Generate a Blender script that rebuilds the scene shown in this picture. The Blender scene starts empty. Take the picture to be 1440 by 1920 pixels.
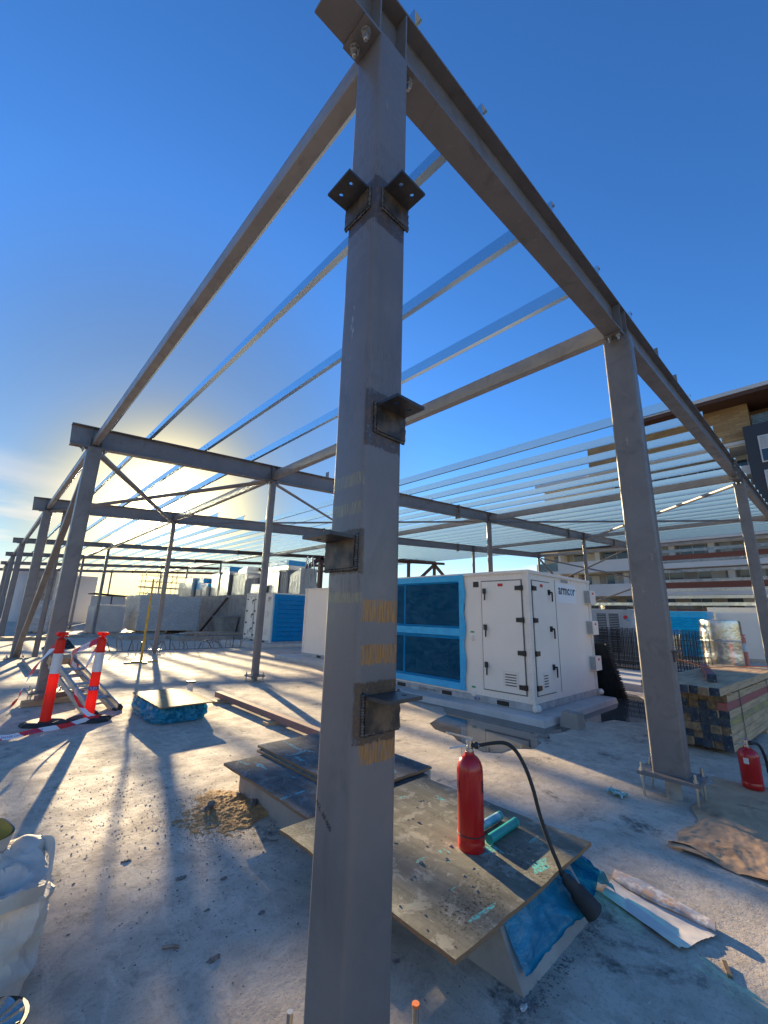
import bpy, bmesh, math, random
from mathutils import Vector, Matrix, noise as mnoise
random.seed(7)
SC = bpy.context.scene
COL = SC.collection
R = math.radians
PI = math.pi

# ------------------------------------------------------------------ camera
cam_d = bpy.data.cameras.new('camera')
cam = bpy.data.objects.new('camera', cam_d); COL.objects.link(cam)
cam_d.sensor_fit = 'HORIZONTAL'; cam_d.sensor_width = 36.0
cam_d.lens = 779.08 / 1440 * 36.0
cam_d.clip_start = 0.05; cam_d.clip_end = 6000
Rr = Vector((0.72355156, -0.68978282, 0.02593845))
Uu = Vector((-0.1839909, -0.15650802, 0.97038785))
Ff = Vector((0.66529729, 0.70689808, 0.24015539))
cam.matrix_world = Matrix(((Rr.x, Uu.x, -Ff.x, -1.04035), (Rr.y, Uu.y, -Ff.y, -1.21056),
                           (Rr.z, Uu.z, -Ff.z, 1.5), (0, 0, 0, 1)))
SC.camera = cam

# ------------------------------------------------------------------ light
SUN_EL = R(11.05); SUN_AZ = R(75.2)           # azimuth from +X towards +Y
SUN = Vector((math.cos(SUN_AZ) * math.cos(SUN_EL), math.sin(SUN_AZ) * math.cos(SUN_EL), math.sin(SUN_EL)))
sd = bpy.data.lights.new('sun', 'SUN'); sd.energy = 4.2; sd.angle = R(0.53); sd.color = (1.0, 0.80, 0.48)
so = bpy.data.objects.new('sun', sd); COL.objects.link(so)
so.rotation_euler = SUN.to_track_quat('Z', 'Y').to_euler(); so.location = (0, 0, 30)

W = bpy.data.worlds.new('World'); SC.world = W; W.use_nodes = True
def build_world():
    nt = W.node_tree; nt.nodes.clear(); n = nt.nodes; l = nt.links
    out = n.new('ShaderNodeOutputWorld'); bg = n.new('ShaderNodeBackground')
    sky = n.new('ShaderNodeTexSky'); sky.sky_type = 'NISHITA'; sky.sun_disc = False
    sky.sun_elevation = SUN_EL; sky.sun_rotation = PI / 2 - SUN_AZ
    sky.altitude = 20; sky.air_density = 1.0; sky.dust_density = 0.05; sky.ozone_density = 2.2
    tc = n.new('ShaderNodeTexCoord')
    def math_(op, a, b=None, c=None, clamp=False):
        m = n.new('ShaderNodeMath'); m.operation = op; m.use_clamp = clamp
        for i, v in enumerate((a, b, c)):
            if v is None: continue
            if isinstance(v, (int, float)): m.inputs[i].default_value = v
            else: l.new(v, m.inputs[i])
        return m.outputs[0]
    def mixc(fac, a, b, mode='MIX'):
        m = n.new('ShaderNodeMix'); m.data_type = 'RGBA'; m.blend_type = mode
        for i, v in ((0, fac), (6, a), (7, b)):
            if isinstance(v, (int, float)): m.inputs[i].default_value = v
            elif isinstance(v, tuple): m.inputs[i].default_value = (*v, 1)
            else: l.new(v, m.inputs[i])
        return m.outputs[2]
    nrm = n.new('ShaderNodeVectorMath'); nrm.operation = 'NORMALIZE'; l.new(tc.outputs['Generated'], nrm.inputs[0])
    dot = n.new('ShaderNodeVectorMath'); dot.operation = 'DOT_PRODUCT'
    l.new(nrm.outputs[0], dot.inputs[0]); dot.inputs[1].default_value = SUN
    sep = n.new('ShaderNodeSeparateXYZ'); l.new(nrm.outputs[0], sep.inputs[0])
    d = math_('MAXIMUM', dot.outputs['Value'], 0.0)
    # deepen the blue
    hsv = n.new('ShaderNodeHueSaturation'); hsv.inputs['Saturation'].default_value = SKY_SAT; hsv.inputs['Value'].default_value = 1.0
    hsv.inputs['Hue'].default_value = SKY_HUE
    l.new(sky.outputs[0], hsv.inputs['Color'])
    far = n.new('ShaderNodeMapRange'); far.inputs[1].default_value = .99; far.inputs[2].default_value = .80; far.interpolation_type = 'SMOOTHSTEP'
    l.new(d, far.inputs[0])
    hzm = n.new('ShaderNodeMapRange'); hzm.inputs[1].default_value = .02; hzm.inputs[2].default_value = .42; hzm.interpolation_type = 'SMOOTHSTEP'; l.new(sep.outputs[2], hzm.inputs[0])
    core = n.new('ShaderNodeMapRange'); core.inputs[1].default_value = .955; core.inputs[2].default_value = .996; core.interpolation_type = 'SMOOTHSTEP'
    l.new(d, core.inputs[0])
    base = mixc(far.outputs[0], mixc(1.0, sky.outputs[0], mixc(core.outputs[0], (.29, .40, .50), (.26, .24, .17)), 'MULTIPLY'), mixc(1.0, hsv.outputs[0], mixc(hzm.outputs[0], (.84, .84, .94), SKY_TINT), 'MULTIPLY'))
    # forward scattering of thin haze round the sun
    a1 = math_('MULTIPLY', math_('POWER', d, 900.0), 45.0)
    a2 = math_('MULTIPLY', math_('POWER', d, 130.0), 15.0)
    a3 = math_('MULTIPLY', math_('POWER', d, 14.0), 0.7)
    c1 = mixc(1.0, (1.0, .84, .56), mk(n, l, a1), 'MULTIPLY')
    c2 = mixc(1.0, (1.0, .78, .36), mk(n, l, a2), 'MULTIPLY')
    c3 = mixc(1.0, (.95, .85, .72), mk(n, l, a3), 'MULTIPLY')
    s = mixc(1.0, mixc(1.0, mixc(1.0, base, c1, 'ADD'), c2, 'ADD'), c3, 'ADD')
    hz = math_('MULTIPLY', math_('POWER', d, 14.0), math_('MULTIPLY', math_('POWER', 2.718, math_('MULTIPLY', math_('MAXIMUM', sep.outputs[2], 0.0), -15.0)), 4.5))
    s = mixc(1.0, s, mixc(1.0, (1.0, .70, .22), mk(n, l, hz), 'MULTIPLY'), 'ADD')
    # clouds low over the horizon: noise on a flat layer seen from below
    zc = math_('ADD', math_('MAXIMUM', sep.outputs[2], 0.0), 0.09)
    cx = n.new('ShaderNodeCombineXYZ')
    l.new(math_('DIVIDE', sep.outputs[0], zc), cx.inputs[0]); l.new(math_('DIVIDE', sep.outputs[1], zc), cx.inputs[1])
    l.new(math_('MULTIPLY', sep.outputs[2], 9.0), cx.inputs[2])
    no = n.new('ShaderNodeTexNoise'); no.inputs['Scale'].default_value = 0.75; no.inputs['Detail'].default_value = 7
    no.inputs['Roughness'].default_value = .55
    l.new(cx.outputs[0], no.inputs['Vector'])
    lo = n.new('ShaderNodeMapRange'); lo.inputs[1].default_value = .47; lo.inputs[2].default_value = .60
    l.new(no.outputs[0], lo.inputs[0])
    el = n.new('ShaderNodeMapRange'); el.inputs[1].default_value = .30; el.inputs[2].default_value = .06
    l.new(sep.outputs[2], el.inputs[0])
    no2 = n.new('ShaderNodeTexNoise'); no2.inputs['Scale'].default_value = 1.7; no2.inputs['Detail'].default_value = 4
    l.new(cx.outputs[0], no2.inputs['Vector'])
    ccol = mixc(no2.outputs[0], (2.2, 2.2, 2.5), (6.8, 5.6, 4.0))
    ccol = mixc(1.0, ccol, c3, 'ADD')
    cl = mixc(math_('MULTIPLY', math_('MULTIPLY', lo.outputs[0], el.outputs[0]), .85, clamp=True), s, ccol)
    l.new(cl, bg.inputs[0]); bg.inputs[1].default_value = SKY_STRENGTH
    l.new(bg.outputs[0], out.inputs[0])
def mk(n, l, v):
    c = n.new('ShaderNodeCombineXYZ')
    for i in range(3): l.new(v, c.inputs[i])
    return c.outputs[0]
SKY_STRENGTH = 0.064; SKY_SAT = 1.12; SKY_HUE = 0.5; SKY_TINT = (.52, .85, 1.27)
build_world()

SC.render.engine = 'CYCLES'
vs = SC.view_settings
vs.view_transform = 'Standard'; vs.look = 'None'; vs.exposure = 1.9; vs.gamma = 1.0; vs.use_curve_mapping = False

# ------------------------------------------------------------------ mesh builder
class MB:
    def __init__(s, o=(0, 0, 0)):
        s.v = []; s.f = []; s.mi = []; s.o = Vector(o); s.cm = 0
    def add(s, vs_, fs):
        b = len(s.v); s.v += [Vector(p) for p in vs_]
        for f in fs: s.f.append(tuple(b + i for i in f)); s.mi.append(s.cm)
        return s
    def box(s, x0, y0, z0, x1, y1, z1):
        if x0 > x1: x0, x1 = x1, x0
        if y0 > y1: y0, y1 = y1, y0
        if z0 > z1: z0, z1 = z1, z0
        return s.add([(x0, y0, z0), (x1, y0, z0), (x1, y1, z0), (x0, y1, z0), (x0, y0, z1), (x1, y0, z1), (x1, y1, z1), (x0, y1, z1)],
                     [(0, 3, 2, 1), (4, 5, 6, 7), (0, 1, 5, 4), (1, 2, 6, 5), (2, 3, 7, 6), (3, 0, 4, 7)])
    def frame(s, o, ex, ey, ez, pts, faces):
        o = Vector(o); ex = Vector(ex); ey = Vector(ey); ez = Vector(ez)
        return s.add([o + ex * p[0] + ey * p[1] + ez * p[2] for p in pts], faces)
    def obox(s, o, ex, ey, ez, a, b, c):
        """box centred at o with half sizes a b c along unit axes"""
        P = [(-a, -b, -c), (a, -b, -c), (a, b, -c), (-a, b, -c), (-a, -b, c), (a, -b, c), (a, b, c), (-a, b, c)]
        return s.frame(o, ex, ey, ez, P, [(0, 3, 2, 1), (4, 5, 6, 7), (0, 1, 5, 4), (1, 2, 6, 5), (2, 3, 7, 6), (3, 0, 4, 7)])
    def prism(s, o, ex, ey, ez, poly, L):
        n = len(poly)
        P = [(p[0], p[1], 0) for p in poly] + [(p[0], p[1], L) for p in poly]
        F = [tuple(range(n - 1, -1, -1)), tuple(range(n, 2 * n))] + [(i, (i + 1) % n, n + (i + 1) % n, n + i) for i in range(n)]
        return s.frame(o, ex, ey, ez, P, F)
    def bar(s, p0, p1, w, h, up=(0, 0, 1), ch=0.0):
        p0 = Vector(p0); p1 = Vector(p1); d = (p1 - p0); L = d.length; d.normalize()
        up = Vector(up); ex = d.cross(up)
        if ex.length < 1e-4: ex = d.cross(Vector((1, 0, 0)))
        ex.normalize(); ey = ex.cross(d)
        a, b = w / 2, h / 2
        if ch > 0:
            poly = [(-a + ch, -b), (a - ch, -b), (a, -b + ch), (a, b - ch), (a - ch, b), (-a + ch, b), (-a, b - ch), (-a, -b + ch)]
        else: poly = [(-a, -b), (a, -b), (a, b), (-a, b)]
        return s.prism(p0, ex, ey, d, poly[::-1] if False else poly, L)
    def tube(s, pts, r, n=8, caps=True):
        pts = [Vector(p) for p in pts]; m = len(pts); rs = r if isinstance(r, (list, tuple)) else [r] * m
        t0 = (pts[1] - pts[0]).normalized()
        ref = Vector((0, 0, 1)) if abs(t0.z) < .9 else Vector((1, 0, 0))
        nx = t0.cross(ref).normalized(); b = len(s.v); V = []; F = []
        for i in range(m):
            t = (pts[min(i + 1, m - 1)] - pts[max(i - 1, 0)]).normalized()
            nx = (nx - t * nx.dot(t)).normalized(); ny = t.cross(nx)
            for k in range(n):
                a = 2 * PI * k / n; V.append(pts[i] + (nx * math.cos(a) + ny * math.sin(a)) * rs[i])
        for i in range(m - 1):
            for k in range(n):
                F.append((i * n + k, i * n + (k + 1) % n, (i + 1) * n + (k + 1) % n, (i + 1) * n + k))
        if caps: F.append(tuple(range(n - 1, -1, -1))); F.append(tuple((m - 1) * n + k for k in range(n)))
        return s.add(V, F)
    def lathe(s, prof, n=16, o=(0, 0, 0), ex=(1, 0, 0), ey=(0, 1, 0), ez=(0, 0, 1)):
        V = []; F = []; m = len(prof)
        for r, z in prof:
            for k in range(n):
                a = 2 * PI * k / n; V.append((r * math.cos(a), r * math.sin(a), z))
        for i in range(m - 1):
            for k in range(n): F.append((i * n + k, i * n + (k + 1) % n, (i + 1) * n + (k + 1) % n, (i + 1) * n + k))
        F.append(tuple(range(n - 1, -1, -1))); F.append(tuple((m - 1) * n + k for k in range(n)))
        return s.frame(o, ex, ey, ez, V, F)
    def blob(s, c, r, sx=1, sy=1, sz=1, nu=7, nv=5, jit=.2, rnd=random):
        V = [Vector(c) + Vector((0, 0, -r * sz))]; F = []
        for i in range(1, nv):
            ph = PI * i / nv
            for k in range(nu):
                a = 2 * PI * k / nu; q = r * (1 + rnd.uniform(-jit, jit))
                V.append(Vector(c) + Vector((q * sx * math.sin(ph) * math.cos(a), q * sy * math.sin(ph) * math.sin(a), -q * sz * math.cos(ph))))
        V.append(Vector(c) + Vector((0, 0, r * sz))); e = len(V) - 1
        for k in range(nu):
            F.append((0, 1 + (k + 1) % nu, 1 + k)); F.append((e, e - nu + k, e - nu + (k + 1) % nu))
        for i in range(nv - 2):
            for k in range(nu): a = 1 + i * nu; F.append((a + k, a + (k + 1) % nu, a + nu + (k + 1) % nu, a + nu + k))
        return s.add(V, F)
    def grid(s, nx, ny, fn):
        V = [fn(i / nx, j / ny) for j in range(ny + 1) for i in range(nx + 1)]
        F = [(j * (nx + 1) + i, j * (nx + 1) + i + 1, (j + 1) * (nx + 1) + i + 1, (j + 1) * (nx + 1) + i) for j in range(ny) for i in range(nx)]
        return s.add(V, F)
    def mesh(s, name, mats, smooth=None):
        me = bpy.data.meshes.new(name)
        me.from_pydata([tuple(p - s.o) for p in s.v], [], s.f)
        if not isinstance(mats, (list, tuple)): mats = [mats]
        for m in mats: me.materials.append(m)
        if len(mats) > 1: me.polygons.foreach_set('material_index', s.mi)
        if smooth is not None:
            me.polygons.foreach_set('use_smooth', [True] * len(me.polygons))
            me.set_sharp_from_angle(angle=R(smooth))
        me.update(); return me
    def build(s, name, mats, parent=None, smooth=None, recalc=True):
        me = s.mesh(name, mats, None)
        if recalc:
            bm = bmesh.new(); bm.from_mesh(me); bmesh.ops.recalc_face_normals(bm, faces=bm.faces); bm.to_mesh(me); bm.free()
        if smooth is not None:
            me.polygons.foreach_set('use_smooth', [True] * len(me.polygons)); me.set_sharp_from_angle(angle=R(smooth))
        o = bpy.data.objects.new(name, me); COL.objects.link(o)
        if parent is None: o.location = s.o
        else:
            o.parent = parent
            o.location = s.o - world_loc(parent)
        return o
def world_loc(o):
    v = Vector(o.location)
    while o.parent: o = o.parent; v += Vector(o.location)
    return v
def tag(o, label=None, cat=None, group=None, kind=None):
    if label: o['label'] = label
    if cat: o['category'] = cat
    if group: o['group'] = group
    if kind: o['kind'] = kind
    return o
def thing(name, label, cat, loc, group=None):
    o = bpy.data.objects.new(name, None); COL.objects.link(o); o.location = loc; o.empty_display_size = .1
    return tag(o, label, cat, group)
def copy_tree(o, parent=None, label=None, loc=None, rz=None):
    c = o.copy(); COL.objects.link(c); c.parent = parent
    if label: c['label'] = label
    if loc is not None: c.location = loc
    if rz is not None: c.rotation_euler = (0, 0, rz)
    for ch in list(o.children): copy_tree(ch, c)
    return c
def text_geo(body, size=1.0, bold=0.0):
    cu = bpy.data.curves.new('lettering', 'FONT'); cu.body = body; cu.size = size; cu.resolution_u = 3; cu.offset = bold
    ob = bpy.data.objects.new('lettering', cu); COL.objects.link(ob)
    dg = bpy.context.evaluated_depsgraph_get()
    me = bpy.data.meshes.new_from_object(ob.evaluated_get(dg))
    V = [v.co.copy() for v in me.vertices]; F = [tuple(p.vertices) for p in me.polygons]
    bpy.data.objects.remove(ob); bpy.data.curves.remove(cu); bpy.data.meshes.remove(me)
    return V, F
def text_on(mb, body, size, o, ex, ey, bold=0.0):
    V, F = text_geo(body, size, bold); o = Vector(o); ex = Vector(ex); ey = Vector(ey)
    mb.add([o + ex * v.x + ey * v.y for v in V], F); return mb
ORD = ['first', 'second', 'third', 'fourth', 'fifth', 'sixth', 'seventh', 'eighth', 'ninth', 'tenth', 'eleventh', 'twelfth', 'thirteenth',
       'fourteenth', 'fifteenth', 'sixteenth', 'seventeenth', 'eighteenth', 'nineteenth', 'twentieth', 'twenty-first', 'twenty-second', 'twenty-third',
       'twenty-fourth', 'twenty-fifth', 'twenty-sixth', 'twenty-seventh', 'twenty-eighth', 'twenty-ninth', 'thirtieth', 'thirty-first', 'thirty-second', 'thirty-third']

# ------------------------------------------------------------------ materials
class NT:
    def __init__(s, name):
        s.m = bpy.data.materials.new(name); s.m.use_nodes = True; s.t = s.m.node_tree; s.n = s.t.nodes; s.l = s.t.links
        s.b = s.n['Principled BSDF']; s.out = s.n['Material Output']
        s.geo = s.n.new('ShaderNodeNewGeometry'); s.pos = s.geo.outputs['Position']; s._sep = None
    def set(s, inp, v):
        if isinstance(v, (int, float)): s.b.inputs[inp].default_value = v
        elif isinstance(v, tuple): s.b.inputs[inp].default_value = (*v, 1) if len(v) == 3 else v
        else: s.l.new(v, s.b.inputs[inp])
    def math(s, op, a, b=None, c=None, clamp=False):
        m = s.n.new('ShaderNodeMath'); m.operation = op; m.use_clamp = clamp
        for i, v in enumerate((a, b, c)):
            if v is None: continue
            if isinstance(v, (int, float)): m.inputs[i].default_value = v
            else: s.l.new(v, m.inputs[i])
        return m.outputs[0]
    def mix(s, fac, a, b, mode='MIX'):
        m = s.n.new('ShaderNodeMix'); m.data_type = 'RGBA'; m.blend_type = mode
        for i, v in ((0, fac), (6, a), (7, b)):
            if isinstance(v, (int, float)): m.inputs[i].default_value = v
            elif isinstance(v, tuple): m.inputs[i].default_value = (*v, 1)
            else: s.l.new(v, m.inputs[i])
        return m.outputs[2]
    def scale(s, vec, xyz):
        m = s.n.new('ShaderNodeVectorMath'); m.operation = 'MULTIPLY'; s.l.new(vec, m.inputs[0]); m.inputs[1].default_value = xyz
        return m.outputs[0]
    def noise(s, scale, detail=4, rough=.55, vec=None, dist=0):
        t = s.n.new('ShaderNodeTexNoise'); t.inputs['Scale'].default_value = scale; t.inputs['Detail'].default_value = detail
        t.inputs['Roughness'].default_value = rough; t.inputs['Distortion'].default_value = dist
        s.l.new(vec if vec is not None else s.pos, t.inputs['Vector']); return t.outputs[0]
    def voro(s, scale, vec=None, feat='F1'):
        t = s.n.new('ShaderNodeTexVoronoi'); t.inputs['Scale'].default_value = scale; t.feature = feat
        s.l.new(vec if vec is not None else s.pos, t.inputs['Vector']); return t.outputs[0]
    def ramp(s, v, a, b, lo=0.0, hi=1.0):
        m = s.n.new('ShaderNodeMapRange'); m.inputs[1].default_value = a; m.inputs[2].default_value = b
        m.inputs[3].default_value = lo; m.inputs[4].default_value = hi; m.interpolation_type = 'SMOOTHSTEP'
        if isinstance(v, (int, float)): m.inputs[0].default_value = v
        else: s.l.new(v, m.inputs[0])
        return m.outputs[0]
    def xyz(s, i):
        if s._sep is None:
            s._sep = s.n.new('ShaderNodeSeparateXYZ'); s.l.new(s.pos, s._sep.inputs[0])
        return s._sep.outputs[i]
    def bump(s, h, strength=.3, dist=.01):
        b = s.n.new('ShaderNodeBump'); b.inputs['Strength'].default_value = strength; b.inputs['Distance'].default_value = dist
        s.l.new(h, b.inputs['Height']); s.l.new(b.outputs[0], s.b.inputs['Normal'])
def mat(name, col, rough=.6, metal=0.0, col2=None, vs_=3.0, stretch=None, bump=None, spec=.5, rv=0.0, dirt=None, amt=1.0):
    t = NT(name); vec = t.scale(t.pos, stretch) if stretch else None
    t.set('Roughness', rough); t.set('Metallic', metal); t.set('Specular IOR Level', spec)
    c = col
    if col2:
        c = t.mix(t.math('MULTIPLY', t.ramp(t.noise(vs_, 6, .6, vec), .33, .67), amt), col, col2)
    if dirt:
        c = t.mix(t.ramp(t.noise(dirt[1], 7, .65), dirt[2], dirt[2] + .14), c, dirt[0])
    t.set('Base Color', c)
    if rv: t.set('Roughness', t.ramp(t.noise(vs_ * 1.7, 5), .3, .7, max(.05, rough - rv), min(1, rough + rv)))
    if bump: t.bump(t.noise(bump[0], 5, .6, vec), bump[1], bump[2])
    return t.m

def mat_slab():
    t = NT('slab_concrete'); p = t.pos
    big = t.noise(.55, 6, .6); mid = t.noise(3.2, 7, .65); m2 = t.noise(11, 6, .68, None, .4); fine = t.noise(55, 4, .7); gr = t.noise(190, 3, .7)
    streak = t.noise(7, 6, .65, t.scale(p, (1.0, .22, 1)), 1.2)
    c = t.mix(t.ramp(big, .3, .7), (.60, .49, .375), (.69, .57, .44))
    c = t.mix(t.math('MULTIPLY', t.ramp(mid, .38, .70), .7), c, (.40, .325, .25))
    c = t.mix(t.math('MULTIPLY', t.ramp(m2, .48, .66), .55), c, (.36, .295, .23))
    c = t.mix(t.math('MULTIPLY', t.ramp(streak, .54, .70), .55), c, (.76, .65, .52))
    c = t.mix(t.math('MULTIPLY', t.ramp(fine, .50, .74), .6), c, (.27, .225, .18))
    c = t.mix(t.math('MULTIPLY', t.ramp(gr, .54, .72), .5), c, (.20, .17, .135))
    st = t.math('MULTIPLY', t.ramp(t.noise(1.9, 8, .7, None, .6), .55, .68), t.ramp(t.noise(17, 5, .7), .36, .58))
    c = t.mix(t.math('MULTIPLY', st, .85), c, (.10, .088, .075))
    sp2 = t.math('MULTIPLY', t.ramp(t.voro(48), .15, .06), t.ramp(t.noise(1.6, 3), .43, .58))
    c = t.mix(t.math('MULTIPLY', sp2, .7), c, (.06, .053, .046))
    speck = t.math('MULTIPLY', t.ramp(t.voro(22), .12, .05), t.ramp(t.noise(2.3, 3), .48, .62))
    c = t.mix(speck, c, (.05, .045, .04))
    sc = t.ramp(t.noise(11, 4, .6, t.scale(p, (.35, 1.6, 1)), 2.0), .69, .73); c = t.mix(t.math('MULTIPLY', sc, .4), c, (.78, .69, .58))
    t.set('Base Color', c); t.set('Roughness', t.ramp(mid, .3, .7, .75, .95)); t.set('Specular IOR Level', .18)
    h = t.math('ADD', t.math('ADD', t.math('MULTIPLY', streak, .6), t.math('MULTIPLY', m2, .55)), t.math('ADD', t.math('MULTIPLY', mid, 1.0), t.math('MULTIPLY', fine, .30)))
    h = t.math('SUBTRACT', h, t.math('MULTIPLY', sp2, .25))
    t.bump(h, .55, .013)
    return t.m
def mat_column_paint(bands):
    """grey paint with wire-brushed bands: (axis face, u0,u1,z0,z1,kind)"""
    t = NT('column_paint'); p = t.pos
    n1 = t.noise(2.2, 5); n2 = t.noise(34, 5, .65)
    c = t.mix(t.ramp(n1, .3, .7), (.16, .139, .128), (.195, .171, .158))
    c = t.mix(t.math('MULTIPLY', t.ramp(n2, .5, .75), .3), c, (.22, .19, .175))
    sm = t.ramp(t.noise(5.5, 6, .65, t.scale(p, (1, 1, .35)), .8), .50, .72); c = t.mix(t.math('MULTIPLY', sm, .45), c, (.105, .088, .082))
    scr = t.ramp(t.noise(26, 5, .65, t.scale(p, (1, 1, .13)), .4), .66, .72)
    c = t.mix(t.math('MULTIPLY', scr, t.ramp(t.noise(3.1, 2), .5, .6)), c, (.42, .41, .40))
    scr2 = t.ramp(t.noise(9, 3, .55, t.scale(p, (1, 1, .5)), 3.5), .498, .502); scr3 = t.ramp(t.noise(9, 3, .55, t.scale(p, (1, 1, .5)), 3.5), .508, .504)
    c = t.mix(t.math('MULTIPLY', t.math('MULTIPLY', t.math('MULTIPLY', scr2, scr3), t.ramp(t.noise(1.7, 2), .52, .6)), .5), c, (.07, .06, .055))
    fine = t.noise(230, 4, .7, t.scale(p, (1, 1, .045))); edge = t.noise(38, 5, .7); edge2 = t.noise(85, 4, .7, t.scale(p, (1, 1, .3)))
    sep = t.n.new('ShaderNodeSeparateXYZ'); t.l.new(t.geo.outputs['Normal'], sep.inputs[0])
    metal_f = None
    for ax, u0, u1, z0, z1, kind in bands:
        face = t.ramp(sep.outputs[ax], -.25, -.6)
        u = t.xyz(1 - ax)
        zz = t.math('ADD', t.xyz(2), t.math('ADD', t.math('MULTIPLY', t.math('SUBTRACT', edge, .5), .030), t.math('MULTIPLY', t.math('SUBTRACT', edge2, .5), .022)))
        uu = t.math('ADD', u, t.math('MULTIPLY', t.math('SUBTRACT', edge2, .5), .03))
        k = t.math('MULTIPLY', t.ramp(zz, z0 - .003, z0 + .003), t.ramp(zz, z1 + .003, z1 - .003))
        k = t.math('MULTIPLY', k, t.math('MULTIPLY', t.ramp(uu, u0 - .004, u0 + .004), t.ramp(uu, u1 + .004, u1 - .004)))
        k = t.math('MULTIPLY', k, face)
        if kind == 'gold':
            bc = t.mix(t.ramp(fine, .35, .62), (.19, .095, .04), (.47, .215, .05)); k = t.math('MULTIPLY', k, t.ramp(edge2, .34, .56, .25, 1.0))
        elif kind == 'dull':
            bc = t.mix(t.ramp(fine, .35, .62), (.16, .13, .09), (.33, .27, .15)); k = t.math('MULTIPLY', k, t.ramp(edge2, .30, .6, .3, .9))
        elif kind == 'steel':
            bc = t.mix(t.ramp(fine, .35, .62), (.10, .085, .078), (.215, .185, .168)); k = t.math('MULTIPLY', k, t.ramp(edge2, .30, .6, .25, .85))
        else:   # heat soot round a weld
            bc = t.mix(t.ramp(edge, .35, .65), (.03, .025, .022), (.13, .075, .04)); k = t.math('MULTIPLY', k, t.ramp(edge, .26, .52))
        c = t.mix(k, c, bc)
    t.set('Base Color', c); t.set('Roughness', t.ramp(n2, .3, .7, .28, .48)); t.set('Specular IOR Level', .55)
    t.bump(t.math('ADD', n2, t.math('MULTIPLY', fine, .25)), .12, .003)
    return t.m
def mat_steel(name, a, b):
    t = NT(name); p = t.pos; n1 = t.noise(2.2, 5); n2 = t.noise(36, 5, .65)
    c = t.mix(t.ramp(n1, .3, .7), a, b)
    sm = t.ramp(t.noise(4.5, 6, .65, None, .8), .50, .70); c = t.mix(t.math('MULTIPLY', sm, .5), c, tuple(q * .6 for q in a))
    wh = t.math('MULTIPLY', t.ramp(t.noise(13, 6, .7, None, .6), .60, .68), t.ramp(t.noise(1.9, 3), .48, .62)); c = t.mix(t.math('MULTIPLY', wh, .45), c, tuple(min(1, q * 1.7) for q in b))
    sc = t.math('MULTIPLY', t.ramp(t.noise(30, 4, .6, t.scale(p, (1, 1, .15)), .6), .66, .71), t.ramp(t.noise(2.7, 2), .5, .62)); c = t.mix(sc, c, (.36, .33, .31))
    ru = t.math('MULTIPLY', t.ramp(t.noise(26, 5, .7), .64, .72), t.ramp(t.noise(3.3, 3), .54, .66)); c = t.mix(t.math('MULTIPLY', ru, .8), c, (.16, .075, .03))
    t.set('Base Color', c); t.set('Roughness', t.ramp(t.noise(7, 5, .6), .3, .7, .28, .52)); t.set('Specular IOR Level', .55)
    t.bump(t.math('ADD', n2, t.math('MULTIPLY', sm, .6)), .14, .003); return t.m
def mat_film(name, tint, alpha=.12, wr=(9, 26)):
    """thin tinted polythene: tinted see-through plus a glossy skin with creases"""
    t = NT(name)
    tr = t.n.new('ShaderNodeBsdfTransparent'); tr.inputs[0].default_value = (*tint, 1)
    t.set('Base Color', tuple(min(1, q * .55 + .01) for q in tint)); t.set('Roughness', .16); t.set('Specular IOR Level', .55)
    cr = t.noise(wr[0], 6, .6, t.scale(t.pos, (1, 1, 2.2)), 1.5); cr2 = t.noise(wr[1], 4, .6, t.scale(t.pos, (1, 1, 3.0)), .8)
    t.bump(t.math('ADD', cr, t.math('MULTIPLY', cr2, .3)), .5, .02)
    mx = t.n.new('ShaderNodeMixShader'); t.l.new(t.ramp(cr, .3, .75, alpha, alpha * 1.8 + .08), mx.inputs[0])
    t.l.new(tr.outputs[0], mx.inputs[1]); t.l.new(t.b.outputs[0], mx.inputs[2]); t.l.new(mx.outputs[0], t.out.inputs[0])
    return t.m
def mat_ply(name, a, b, dirt, dcol, paint=(.12, .55, .47)):
    t = NT(name); g = t.noise(16, 6, .65, t.scale(t.pos, (1, .09, 1)))
    c = t.mix(t.ramp(g, .32, .68), a, b)
    n = t.noise(4.2, 8, .68); c = t.mix(t.math('MULTIPLY', t.ramp(n, .42, .62), dirt), c, dcol)
    n2 = t.noise(9, 8, .72, None, .5); c = t.mix(t.math('MULTIPLY', t.ramp(n2, .52, .60), .5), c, tuple(min(1, q * 1.7 + .03) for q in b))
    sp = t.ramp(t.noise(22, 5, .7, t.scale(t.pos, (1, .5, 1)), .5), .62, .68); c = t.mix(t.math('MULTIPLY', sp, .6), c, (.46, .42, .34))
    dk = t.math('MULTIPLY', t.ramp(t.noise(2.6, 5, .6), .5, .7), t.ramp(t.noise(60, 4, .7), .5, .62)); c = t.mix(dk, c, (.04, .036, .03))
    m_ = t.ramp(t.noise(60, 4, .7), .42, .56)
    for sx, sy, off in ((.7, 3.4, 0.0), (3.0, .8, 4.3)):
        v = t.n.new('ShaderNodeVectorMath'); v.operation = 'ADD'; t.l.new(t.scale(t.pos, (sx, sy, 1)), v.inputs[0]); v.inputs[1].default_value = (off, off * 1.7, 0)
        pa = t.math('MULTIPLY', t.ramp(t.noise(3.6, 2, .5, v.outputs[0], .4), .668, .682), m_); c = t.mix(pa, c, paint)
    t.set('Base Color', c); t.set('Roughness', .75); t.set('Specular IOR Level', .2); t.bump(t.math('ADD', g, t.math('ADD', n, n2)), .3, .005)
    return t.m
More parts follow.
